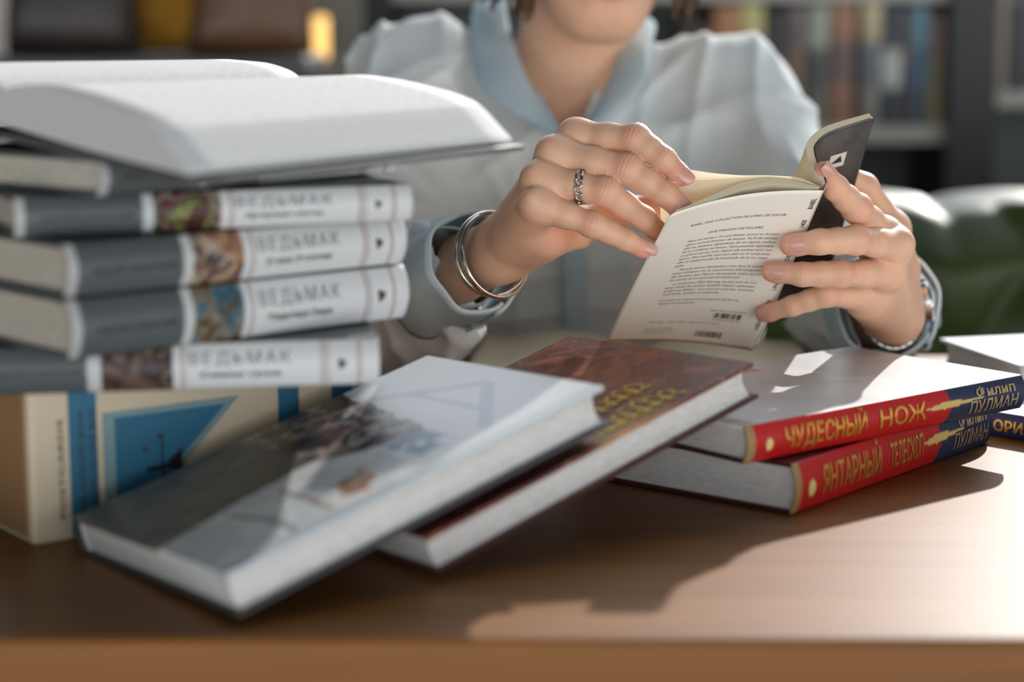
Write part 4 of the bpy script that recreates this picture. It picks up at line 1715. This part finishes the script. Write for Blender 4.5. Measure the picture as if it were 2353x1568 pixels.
for q in (L_I, L_M, L_R, L_P):
    flush += [(q[3], 0.016, 0.9), (q[1] + dL * 0.008, 0.010, 0.45), (q[2] + dL * 0.005, 0.007, 0.35)]

# ---- head, neck, chest, arms (coarser field)
BH = 0.0032
BF = Field((-0.26, 1.40, -0.42), (0.37, 1.98, 0.60), BH)
SHR, SHL = P(962, 214, 1.77), P(1672, 250, 1.77)
NB = P(1300, 232, 1.79)
BCX = 0.056
fadd(BF, [cone((BCX - 0.065, 1.775, 0.13), (BCX - 0.055, 1.79, -0.29), 0.086, 0.080), cone((BCX + 0.065, 1.775, 0.13), (BCX + 0.055, 1.79, -0.29), 0.086, 0.080),
          cone((BCX, 1.770, 0.14), (BCX, 1.79, -0.29), 0.090, 0.085)], 0.05)
fadd(BF, [cone(NB + Vector((-0.02, 0, -0.02)), SHR, 0.046, 0.048), cone(NB + Vector((0.02, 0, -0.02)), SHL, 0.046, 0.048)], 0.05)
for S_, E_, W_, ax_ in ((SHR, RE, RW, axR), (SHL, LE, LW, axL)):
    fadd(BF, [cone(S_, E_, 0.046, 0.034)], 0.03)
    fadd(BF, [cone(E_, W_, 0.036, 0.026)], 0.02)
# head frame: local x to the viewer's right, -y is the face, z up
hy, hp = math.radians(10), math.radians(17)
HR = Matrix.Rotation(hy, 3, 'Z') @ Matrix.Rotation(hp, 3, 'X')
chin_l = Vector((0, -0.072, -0.118))
HO = P(1388, 86, 1.665) - HR @ chin_l
HRn = [list(r) for r in HR]


def hd(x, y, z):
    return HO + HR @ Vector((x, y, z))


fadd(BF, [cone(NB + Vector((0, 0, -0.03)), hd(0, 0.02, -0.06), 0.054, 0.050)], 0.03)
# clavicle hollow and the pit of the throat
fadd(BF, [ell(hd(0, 0.012, 0.03), (0.074, 0.094, 0.092), HRn), ell(hd(0, -0.030, -0.055), (0.058, 0.052, 0.062), HRn),
          ell(hd(0, -0.058, -0.094), (0.029, 0.025, 0.026), HRn),
          cone(hd(-0.054, 0.004, -0.058), hd(-0.016, -0.062, -0.106), 0.015, 0.013), cone(hd(0.054, 0.004, -0.058), hd(0.016, -0.062, -0.106), 0.015, 0.013)], 0.025)
fadd(BF, [cone(hd(0, -0.082, 0.012), hd(0, -0.103, -0.026), 0.008, 0.011), ell(hd(0.012, -0.090, -0.030), (0.009, 0.010, 0.008), HRn), ell(hd(-0.012, -0.090, -0.030), (0.009, 0.010, 0.008), HRn)], 0.010)
fadd(BF, [cone(hd(-0.030, -0.072, 0.024), hd(0.030, -0.072, 0.024), 0.013, 0.013), ell(hd(-0.042, -0.052, -0.016), (0.022, 0.018, 0.018), HRn), ell(hd(0.042, -0.052, -0.016), (0.022, 0.018, 0.018), HRn)], 0.014)
fsub(BF, [ell(hd(-0.032, -0.092, 0.006), (0.015, 0.012, 0.010), HRn), ell(hd(0.032, -0.092, 0.006), (0.015, 0.012, 0.010), HRn)], 0.010)
fadd(BF, [cone(hd(-0.018, -0.079, -0.066), hd(0.018, -0.079, -0.066), 0.006, 0.006), cone(hd(-0.016, -0.0785, -0.078), hd(0.016, -0.0785, -0.078), 0.0072, 0.0072)], 0.006)
fadd(BF, [ell(hd(-0.076, 0.018, -0.005), (0.008, 0.018, 0.030), HRn), ell(hd(0.076, 0.018, -0.005), (0.008, 0.018, 0.030), HRn)], 0.006)
fsub(BF, [ell(P(1316, 262, 1.685), (0.010, 0.012, 0.012))], 0.02)


def cut_keep(p, q, C, nrm, near=None):
    """drop what lies beyond the plane; near: only within that distance of C"""
    d = (p - npv(C)) @ npv(nrm)
    bad = d > 0
    if near is not None:
        bad &= np.linalg.norm(p - npv(C), axis=1) < near
    return bad


body_bm = bmesh.new()


def put(p, q, bad):
    keep = ~bad[q].any(1)
    q = q[keep]
    used = np.unique(q)
    idx = -np.ones(len(p), int)
    idx[used] = np.arange(len(used))
    vs = [body_bm.verts.new(c) for c in p[used]]
    body_bm.verts.ensure_lookup_table()
    for fq in idx[q]:
        fq = list(dict.fromkeys(fq))
        if len(fq) >= 3:
            try:
                body_bm.faces.new([vs[i] for i in fq])
            except ValueError:
                pass


CR, CL = RW + axR * 0.062, LW + axL * 0.062
pB, qB = fmesh(BF)
badB = cut_keep(pB, qB, CR - axR * -0.004, -axR, 0.13) | cut_keep(pB, qB, CL + axL * 0.004, -axL, 0.13)
put(pB, qB, badB)
for F_, C_, ax_ in ((RF, CR, axR), (LF, CL, axL)):
    p_, q_ = fmesh(F_)
    put(p_, q_, cut_keep(p_, q_, C_ - ax_ * 0.004, ax_))
body_bm.verts.ensure_lookup_table()
bedges = [e_ for e_ in body_bm.edges if e_.is_boundary]
for C_ in (CR, CL):
    es = [e_ for e_ in bedges if e_.is_valid and (e_.verts[0].co - C_).length < 0.09]
    try:
        bmesh.ops.bridge_loops(body_bm, edges=es)
    except Exception as ex:
        print('bridge', ex, len(es))
bmesh.ops.recalc_face_normals(body_bm, faces=body_bm.faces)
print('BODY verts', len(body_bm.verts), 'boundary', sum(1 for e_ in body_bm.edges if e_.is_boundary))

person = empty('person', 'person in a pale washed denim shirt reading a paperback at the table', 'person', (BCX, 1.79, FL + 0.35))
M['skin'] = nmat('skin', rough=0.46, spec=0.45, sss=0.32, sss_r=(1.0, 0.32, 0.16), sss_s=0.007)
_a = N(M['skin'], 'ShaderNodeVertexColor', layer_name='Col')
_n = N(M['skin'], 'ShaderNodeTexNoise'); _n.inputs['Scale'].default_value = 90; _n.inputs['Detail'].default_value = 5
_tc = N(M['skin'], 'ShaderNodeTexCoord'); L(M['skin'], _tc.outputs['Object'], _n.inputs['Vector'])
_mr = N(M['skin'], 'ShaderNodeMapRange'); _mr.inputs['To Min'].default_value = 0.9; _mr.inputs['To Max'].default_value = 1.08
L(M['skin'], _n.outputs['Fac'], _mr.inputs['Value'])
_mx = N(M['skin'], 'ShaderNodeMix', data_type='RGBA', blend_type='MULTIPLY'); _mx.inputs['Factor'].default_value = 1.0
L(M['skin'], _a.outputs['Color'], _mx.inputs[6]); L(M['skin'], _mr.outputs['Result'], _mx.inputs[7])
L(M['skin'], _mx.outputs[2], bsdf(M['skin']).inputs['Base Color'])
_n2 = N(M['skin'], 'ShaderNodeTexVoronoi'); _n2.inputs['Scale'].default_value = 900
L(M['skin'], _tc.outputs['Object'], _n2.inputs['Vector'])
_bp = N(M['skin'], 'ShaderNodeBump'); _bp.inputs['Strength'].default_value = 0.25; _bp.inputs['Distance'].default_value = 0.0004
L(M['skin'], _n2.outputs['Distance'], _bp.inputs['Height']); L(M['skin'], _bp.outputs['Normal'], bsdf(M['skin']).inputs['Normal'])

me = bpy.data.meshes.new('body')
body_bm.to_mesh(me)
body_bm.free()
co = verts_np(me)
base = np.array(srgb(227, 182, 152)[:3])
pink = np.array(srgb(222, 144, 124)[:3])
lip = np.array(srgb(190, 104, 98)[:3])
w_ = np.zeros(len(co))
for c_, r_, s_ in flush:
    d_ = np.linalg.norm(co - npv(c_), axis=1)
    w_ = np.maximum(w_, s_ * np.clip(1 - (d_ / r_) ** 2, 0, 1))
cc = base * (1 - w_[:, None] * 0.75) + pink * w_[:, None] * 0.75
lc = np.array([list(hd(0, -0.086, -0.0655))])
loc = (co - npv(HO)) @ np.array(HRn)
lm = 0.8 * np.clip(1.3 - ((loc[:, 0] / 0.019) ** 2 + ((loc[:, 2] + 0.0735) / 0.0095) ** 2), 0, 1) * (loc[:, 1] < -0.055)
cc = cc * (1 - lm[:, None]) + lip * lm[:, None]
paint(me, cc)
me.update()
nrm = np.empty(len(me.vertices) * 3)
me.vertex_normals.foreach_get('vector', nrm)
nrm = nrm.reshape(-1, 3)
disp = np.zeros(len(co))
for Q, dn_ in ((R_I, (-0.1, -0.45, 0.9)), (R_M, dR), (R_R, dR), (R_P, dR), (L_I, (0.45, -0.6, 0.65)), (L_M, (0.1, -0.9, 0.35)), (L_R, (0.1, -0.9, 0.35)), (L_P, (0, -0.85, 0.4))):
    for k_, amp, per, wid in ((1, 0.00027, 0.0027, 0.0042), (2, 0.00022, 0.0025, 0.0026)):
        j_ = npv(Q[k_])
        ax_ = npv((Q[k_ + 1] - Q[k_ - 1]).normalized())
        d_ = co - j_
        s_ = d_ @ ax_
        rad_ = np.linalg.norm(d_ - s_[:, None] * ax_, axis=1)
        dd_ = npv(nz(dn_))
        up_ = np.clip((nrm @ dd_ - 0.25) * 2, 0, 1)
        m_ = (rad_ < 0.0135) & (np.abs(s_) < 0.012)
        disp[m_] += (amp * up_ * np.exp(-(s_ / wid) ** 2) * np.cos(2 * PI * s_ / per))[m_]
co = co - nrm * disp[:, None]
me.vertices.foreach_set('co', co.ravel())
body = link_mesh('body', me, M['skin'], person, True, True)

M['nail'] = nmat('nail', srgb(214, 160, 146), 0.28, spec=0.6, coat=0.3, sss=0.15, sss_r=(1, 0.4, 0.3), sss_s=0.003)
for dip, tip, r, dn, w_n, ln_, fw in nails:
    ax = (tip - dip).normalized()
    dn = (dn - ax * dn.dot(ax)).normalized()
    sd = ax.cross(dn)
    ctr = tip + ax * fw

    def nail_fn(p, q):
        u = (p - 0.5) * 2
        vv = (q - 0.5) * 2
        # rounded rectangle outline
        hw = w_n / 2 * (1 - 0.10 * abs(vv) ** 3)
        hl = ln_ / 2 * (1 - 0.16 * abs(u) ** 3)
        x = u * hw
        y = vv * hl
        ang = x / (r * 0.95)
        rr = r * 1.02 + 0.00035 - 0.0009 * max(0, vv) ** 2 - 0.0004 * max(0, -vv) ** 4
        return ctr + ax * y + dn * (math.cos(ang) * rr) + sd * (math.sin(ang) * rr)
    v, f = grid_data(nail_fn, 12, 12)
    o = mesh_obj('fingernail', v, f, M['nail'], body, True, True)
    solidify(o, 0.0005, 0)

# eyes and brows (above the frame of the photo, kept with the head)
M['eye'] = nmat('eye', srgb(226, 222, 216), 0.2)
M['hair'] = nmat('hair', rough=0.5)
noise_color(M['hair'], srgb(66, 48, 36), srgb(116, 88, 64), 60, 4)
for s_ in (-1, 1):
    bm = bmesh.new()
    bmesh.ops.create_uvsphere(bm, u_segments=16, v_segments=10, radius=0.0115)
    bmesh.ops.translate(bm, vec=hd(s_ * 0.032, -0.072, 0.004), verts=bm.verts)
    from_bm('eye', bm, M['eye'], body, True, True)
    v, f = tube_data([hd(s_ * 0.016, -0.088, 0.022), hd(s_ * 0.032, -0.087, 0.028), hd(s_ * 0.048, -0.078, 0.024)], [0.002, 0.003, 0.0015], 8)
    mesh_obj('eyebrow', v, f, M['hair'], body, True, True)

# hair: chin-length wavy locks from the crown
locks = []
r3 = random.Random(12)
for k in range(230):
    az = r3.uniform(-2.45, 2.45) + PI / 2      # 90 degrees is the back of the head
    el = r3.uniform(0.15, 1.3)
    ca, sa = math.cos(az), math.sin(az)
    pts, rad = [], []
    lnth = r3.uniform(0.084, 0.106)
    ph = r3.uniform(0, 6)
    face_side = sa < -0.35
    for j in range(12):
        q = j / 11
        zz = 0.105 - q * (0.105 + lnth)
        e2 = max(0.0, 1 - max(0, (zz - 0.03) / 0.092) ** 2) ** 0.5 if zz > 0.03 else 1.0
        wv = 0.004 * math.sin(q * 9 + ph)
        rx = (0.086 + 0.010 * q + wv) * e2
        ry = (0.104 + 0.006 * q + wv) * e2
        pts.append(hd(ca * rx, 0.012 + sa * ry, zz + 0.004 * math.sin(k)))
        rad.append(0.0065 * (1 - 0.75 * q ** 3))
    locks.append(tube_data(pts, rad, 6))
v, f = merge(locks)
mesh_obj('hair', v, f, M['hair'], person, True, True)

# ------------------------------------------------------------------ shirt
M['denim'] = nmat('denim', rough=0.88, spec=0.2)
nt, rp, mp = noise_color(M['denim'], srgb(200, 214, 220), srgb(236, 239, 237), 7, 5, (1, 1, 0.7), 0.30, 0.66)
add_bump(M['denim'], 420, 0.22, 0.0008)
M['denim_in'] = nmat('denim_blue', rough=0.9, spec=0.2)
noise_color(M['denim_in'], srgb(166, 195, 210), srgb(206, 222, 228), 12, 4)
add_bump(M['denim_in'], 420, 0.22, 0.0008)
SF = Field((-0.30, 1.32, -0.46), (0.42, 2.0, 0.36), 0.0036)
fadd(SF, [cone((BCX - 0.072, 1.775, 0.13), (BCX - 0.075, 1.79, -0.30), 0.102, 0.108), cone((BCX + 0.072, 1.775, 0.13), (BCX + 0.075, 1.79, -0.30), 0.102, 0.108),
          cone((BCX, 1.768, 0.12), (BCX, 1.79, -0.30), 0.104, 0.112)], 0.06)
fadd(SF, [cone(NB + Vector((-0.03, 0.005, -0.012)), SHR, 0.054, 0.060), cone(NB + Vector((0.03, 0.005, -0.012)), SHL, 0.054, 0.060)], 0.05)
cuffR, cuffL = RW + axR * 0.045, LW + axL * 0.035
fadd(SF, [cone(SHR, RE, 0.061, 0.050)], 0.04)
fadd(SF, [cone(SHL, LE, 0.061, 0.050)], 0.04)
fadd(SF, [cone(RE, cuffR, 0.052, 0.033), cone(RE + Vector((0, -0.02, -0.008)), P(1010, 770, 1.372), 0.040, 0.026)], 0.03)
fadd(SF, [cone(LE, cuffL, 0.050, 0.033)], 0.03)
# folds
X, Y, Z = SF.sub(SF.lo, SF.lo + SF.h * SF.n)[1]


def wave(kx, ky, kz, ph, warp, sc):
    q = kx * X + ky * Y + kz * Z + ph
    w2 = warp * np.sin(sc * (X * 1.3 - Z) + ph) + warp * np.sin(sc * (Y + Z * 0.7) * 0.8 + 2 * ph)
    return np.sin(q + w2)


def ridged(w):
    return (1 - np.abs(w)) ** 2


fold = 0.0068 * ridged(wave(46, 14, 9, 0.4, 1.3, 14)) + 0.0056 * ridged(wave(30, 10, -30, 1.7, 1.5, 17)) + 0.0052 * ridged(wave(20, -20, 52, 2.9, 1.6, 19))
SF.a = (SF.a - fold + 0.0052).astype(np.float32)
del fold
pS, qS = fmesh(SF)
del SF
# openings: neck and V, cuffs, hem
tri = [P(1178, 20, 1.70), P(1436, 60, 1.70), P(1312, 312, 1.70)]
u_ = 1176.5 + F_PX * pS[:, 0] / (pS[:, 1] * math.cos(PITCH) - (pS[:, 2] - CAM_H) * math.sin(PITCH))
v_ = 784 - F_PX * (pS[:, 1] * math.sin(PITCH) + (pS[:, 2] - CAM_H) * math.cos(PITCH)) / (pS[:, 1] * math.cos(PITCH) - (pS[:, 2] - CAM_H) * math.sin(PITCH))
fr = np.clip((v_ - 40) / (316 - 40), 0, 1)
lft, rgt = 1176 + (1306 - 1176) * fr ** 1.15, 1432 + (1316 - 1432) * fr
vee = (u_ > lft) & (u_ < rgt) & (v_ < 316) & (pS[:, 1] < 1.80)
hole = (np.hypot((pS[:, 0] - NB.x) / 0.062, (pS[:, 1] - NB.y - 0.005) / 0.062) < 1) & (pS[:, 2] > NB.z - 0.01)
bad = vee | hole
for C_, ax_ in ((cuffR, axR), (cuffL, axL)):
    bad |= (((pS - npv(C_)) @ npv(-ax_)) > -0.004) & (np.linalg.norm(pS - npv(C_), axis=1) < 0.10)
bad |= pS[:, 2] < -0.385
keep = ~bad[qS].any(1)
q2 = qS[keep]
used = np.unique(q2)
idx = -np.ones(len(pS), int)
idx[used] = np.arange(len(used))
me = bpy.data.meshes.new('shirt')
me.from_pydata(pS[used].tolist(), [], idx[q2].tolist())
me.update()
shirt = link_mesh('shirt', me, M['denim'], person, True, True)
bm = bmesh.new(); bm.from_mesh(me); bmesh.ops.recalc_face_normals(bm, faces=bm.faces)
for _ in range(2):
    bmesh.ops.smooth_vert(bm, verts=[x_ for x_ in bm.verts if x_.is_boundary], factor=0.5, use_axis_x=True, use_axis_y=True, use_axis_z=True)
bm.to_mesh(me); bm.free()
solidify(shirt, 0.0016, -1)


def ribbon(name, A, B, mat, thick=0.0022, n=40, puff=0.004, m=8):
    """strip between two paths given as lists of (u, v, Y)"""
    pa, pb = [P(*q) if not isinstance(q, Vector) else q for q in A], [P(*q) if not isinstance(q, Vector) else q for q in B]

    def cr(ps, t):
        t = t * (len(ps) - 1)
        i = min(int(t), len(ps) - 2)
        f = t - i
        p0, p1, p2, p3 = ps[max(i - 1, 0)], ps[i], ps[i + 1], ps[min(i + 2, len(ps) - 1)]
        return 0.5 * ((2 * p1) + (p2 - p0) * f + (2 * p0 - 5 * p1 + 4 * p2 - p3) * f * f + (3 * p1 - p0 - 3 * p2 + p3) * f ** 3)

    def fn(p, q):
        a_, b_ = cr(pa, p), cr(pb, p)
        return a_.lerp(b_, q) + Vector((0, -1, 0.3)) * (puff * math.sin(PI * q) ** 0.7)
    v, f = grid_data(fn, n, m)
    o = mesh_obj(name, v, f, mat, shirt, True, True)
    solidify(o, thick, 0)
    return o


ribbon('collar', [(1300, -8, 1.850), (1210, -6, 1.835), (1166, 8, 1.795), (1174, 80, 1.735), (1203, 165, 1.690), (1245, 240, 1.668), (1296, 312, 1.654)],
       [(1300, 20, 1.870), (1160, 10, 1.860), (1092, 12, 1.800), (1086, 95, 1.728), (1098, 182, 1.682), (1156, 246, 1.660), (1290, 320, 1.650)], M['denim_in'])
ribbon('collar', [(1300, -8, 1.850), (1390, 20, 1.835), (1440, 52, 1.795), (1428, 110, 1.735), (1398, 190, 1.690), (1364, 252, 1.668), (1322, 312, 1.654)],
       [(1300, 20, 1.870), (1430, 30, 1.860), (1502, 52, 1.800), (1494, 112, 1.728), (1482, 192, 1.682), (1424, 258, 1.660), (1330, 320, 1.650)], M['denim_in'])
ribbon('placket', [(1290, 312, 1.652), (1290, 420, 1.648), (1292, 600, 1.650), (1296, 800, 1.658)], [(1340, 312, 1.652), (1342, 420, 1.648), (1344, 600, 1.650), (1346, 800, 1.658)], M['denim_in'], 0.002, 20, 0.002)
M['pearl'] = nmat('pearl', srgb(228, 228, 222), 0.25)


def button(pos, nrm, par):
    z_ = nz(nrm)
    bm = bmesh.new()
    bmesh.ops.create_cone(bm, segments=16, radius1=0.0052, radius2=0.0046, depth=0.0022, cap_ends=True)
    m_ = Vector(z_).to_track_quat('Z', 'Y').to_matrix().to_4x4()
    m_.translation = pos
    bmesh.ops.transform(bm, matrix=m_, verts=bm.verts)
    return from_bm('button', bm, M['pearl'], par, False, True)


button(P(1316, 400, 1.640), (0, -1, 0.1), shirt)
button(P(1318, 560, 1.640), (0, -1, 0.1), shirt)


def cuff(C_, ax_, r0, r1, ln_, gap_dir, ecc=1.12, lipv=0.004, tilt=Vector((0, 0, 0))):
    a_ = Vector(gap_dir)
    a_ = (a_ - ax_ * a_.dot(ax_)).normalized()
    b_ = ax_.cross(a_)

    def fn(p, q):
        th = 2 * PI * (p * 1.03)
        over = 0.0035 * p
        r = r0 + (r1 - r0) * q + over + 0.0012 * math.sin(3 * th + 5 * q) + 0.0008 * math.sin(7 * th + 1)
        wav = 0.0025 * math.sin(2 * th + 1)
        return C_ + ax_ * (ln_ * q - 0.006 + wav * (1 - q)) + a_ * (math.cos(th) * r) + b_ * (math.sin(th) * r * ecc) + tilt * (1 - q)
    v, f = grid_data(fn, 72, 12)
    o = mesh_obj('cuff', v, f, M['denim_in'], shirt, True, True)
    solidify(o, 0.0032, 0)
    # stitched edge roll
    pts = [fn(i / 72, 0) for i in range(73)]
    v, f = tube_data(pts, 0.0015, 8)
    mesh_obj('cuff_edge', v, f, M['denim'], o, True, True)
    return o, fn


cR, fnR = cuff(cuffR - axR * 0.006, axR, 0.0335, 0.038, 0.060, (0.7, -0.3, -0.7))
button(fnR(0.03, 0.5) + Vector((0.002, -0.004, -0.003)), fnR(0.03, 0.5) - cuffR, cR)
cL, fnL = cuff(cuffL - axL * 0.004, axL, 0.0330, 0.038, 0.060, (0.8, 0.2, -0.5))
button(fnL(0.03, 0.5) + Vector((0.004, -0.002, -0.002)), fnL(0.03, 0.5) - cuffL, cL)

# trousers and shoes under the table
M['trouser'] = nmat('trouser', srgb(58, 62, 72), 0.9)
TF = Field((-0.18, 1.10, FL), (0.30, 1.98, -0.25), 0.006)
M['shoe'] = nmat('shoe', srgb(40, 36, 34), 0.5)
for s_ in (-1, 1):
    hip, kn, an = Vector((BCX + s_ * 0.075, 1.80, -0.335)), Vector((BCX + s_ * 0.10, 1.42, -0.275), ), Vector((BCX + s_ * 0.10, 1.46, -0.67))
    fadd(TF, [cone(hip, kn, 0.075, 0.058), cone(kn, an, 0.058, 0.045)], 0.04)
    bm = bmesh.new()
    bmesh.ops.create_uvsphere(bm, u_segments=18, v_segments=10, radius=1)
    for vv in bm.verts:
        vv.co = Vector((vv.co.x * 0.045, vv.co.y * 0.13, max(vv.co.z, -0.6) * 0.055))
    bmesh.ops.translate(bm, vec=(an.x, an.y - 0.06, FL + 0.034), verts=bm.verts)
    from_bm('shoe', bm, M['shoe'], person, True, True)
p_, q_ = fmesh(TF)
me = bpy.data.meshes.new('trousers')
me.from_pydata(p_.tolist(), [], q_.tolist())
link_mesh('trousers', me, M['trouser'], person, True, True)

# ------------------------------------------------------------------ jewellery
# chain ring on the ring finger of the right hand
rc = R_R[0].lerp(R_R[1], 0.63)
rax = (R_R[1] - R_R[0]).normalized()
rn = nz(rax + Vector((0.10, 0, 0.25)) * 0.5)
ring_root = empty('finger_ring', 'silver curb chain ring on the ring finger of the page-turning hand', 'ring', rc)
a_ = (Vector((0, 0, 1)) - rn * rn.z).normalized()
b_ = rn.cross(a_)
NR = 15
for k in range(NR):
    th = 2 * PI * k / NR
    rad = a_ * math.cos(th) + b_ * math.sin(th)
    tan = (-a_ * math.sin(th) + b_ * math.cos(th))
    c_ = rc + rad * 0.01035
    ln = (tan * 0.85 + rn * 0.52).normalized()
    nn = (rad + rn.cross(rad) * 0.0).normalized()
    v, f = ring_data(c_, nn, 0.00285, 0.00078, 18, 8, ecc=0.60, xdir=ln)
    mesh_obj('chain_link', v, f, M['silver'] if k % 2 else M['silver_dark'], ring_root, True, True)
# bangle: two silver bands that cross at the ends
bc_ = P(1131, 583, 1.293)
n1 = nz(axR + Vector((0.10, -0.02, 0.10)))
n2 = nz(axR + Vector((-0.22, 0.02, -0.05)))
bang = empty('bangle', 'silver double bangle around the wrist of the page-turning hand', 'bracelet', bc_)
for nn, R_, off in ((n1, 0.0290, Vector((0, 0, 0))), (n2, 0.0300, Vector((0.002, 0, -0.001)))):
    v, f = ring_data(bc_ + off, nn, R_, 0.0015, 72, 12, flat=1.8, ecc=0.92, xdir=side)
    mesh_obj('band', v, f, M['silver'], bang, True, True)
# wrist watch with a steel bracelet on the other wrist
wc = LW + axL * 0.020
wroot = empty('wrist_watch', 'steel wrist watch on the wrist of the hand holding the book', 'watch', wc)
a_ = Vector((1, -0.15, 0.25))
a_ = (a_ - axL * a_.dot(axL)).normalized()
b_ = axL.cross(a_)
for k in range(26):
    th = 2 * PI * k / 26
    if math.cos(th) > 0.80:
        continue
    rad = a_ * math.cos(th) * 0.0225 + b_ * math.sin(th) * 0.0295
    nr = (a_ * math.cos(th) * 0.0295 + b_ * math.sin(th) * 0.0225).normalized()
    tn = axL.cross(nr).normalized()
    bm = bmesh.new()
    bm_box(bm, (-0.0027, -0.0075, -0.0012), (0.0027, 0.0075, 0.0012), 0.0007, 2)
    m_ = Matrix((tn, axL, nr)).transposed().to_4x4()
    m_.translation = wc + rad
    bmesh.ops.transform(bm, matrix=m_, verts=bm.verts)
    from_bm('strap_link', bm, M['steel'], wroot, False, True)
nr = a_
tn = axL.cross(nr).normalized()
m_ = Matrix((tn, axL, nr)).transposed().to_4x4()
m_.translation = wc + a_ * 0.0245


def wcyl(name, r1, r2, z0, z1, mat, par):
    bm = bmesh.new()
    bmesh.ops.create_cone(bm, segments=36, radius1=r1, radius2=r2, depth=z1 - z0, cap_ends=True)
    bmesh.ops.translate(bm, vec=(0, 0, (z0 + z1) / 2), verts=bm.verts)
    bmesh.ops.transform(bm, matrix=m_, verts=bm.verts)
    return from_bm(name, bm, mat, par, False, True)


case = wcyl('case', 0.0150, 0.0165, -0.003, 0.003, M['steel'], wroot)
wcyl('bezel', 0.0165, 0.0150, 0.003, 0.005, M['steel'], case)
wcyl('dial', 0.0138, 0.0138, 0.0048, 0.0052, nmat('dial', srgb(214, 150, 96), 0.35, 0.3), case)
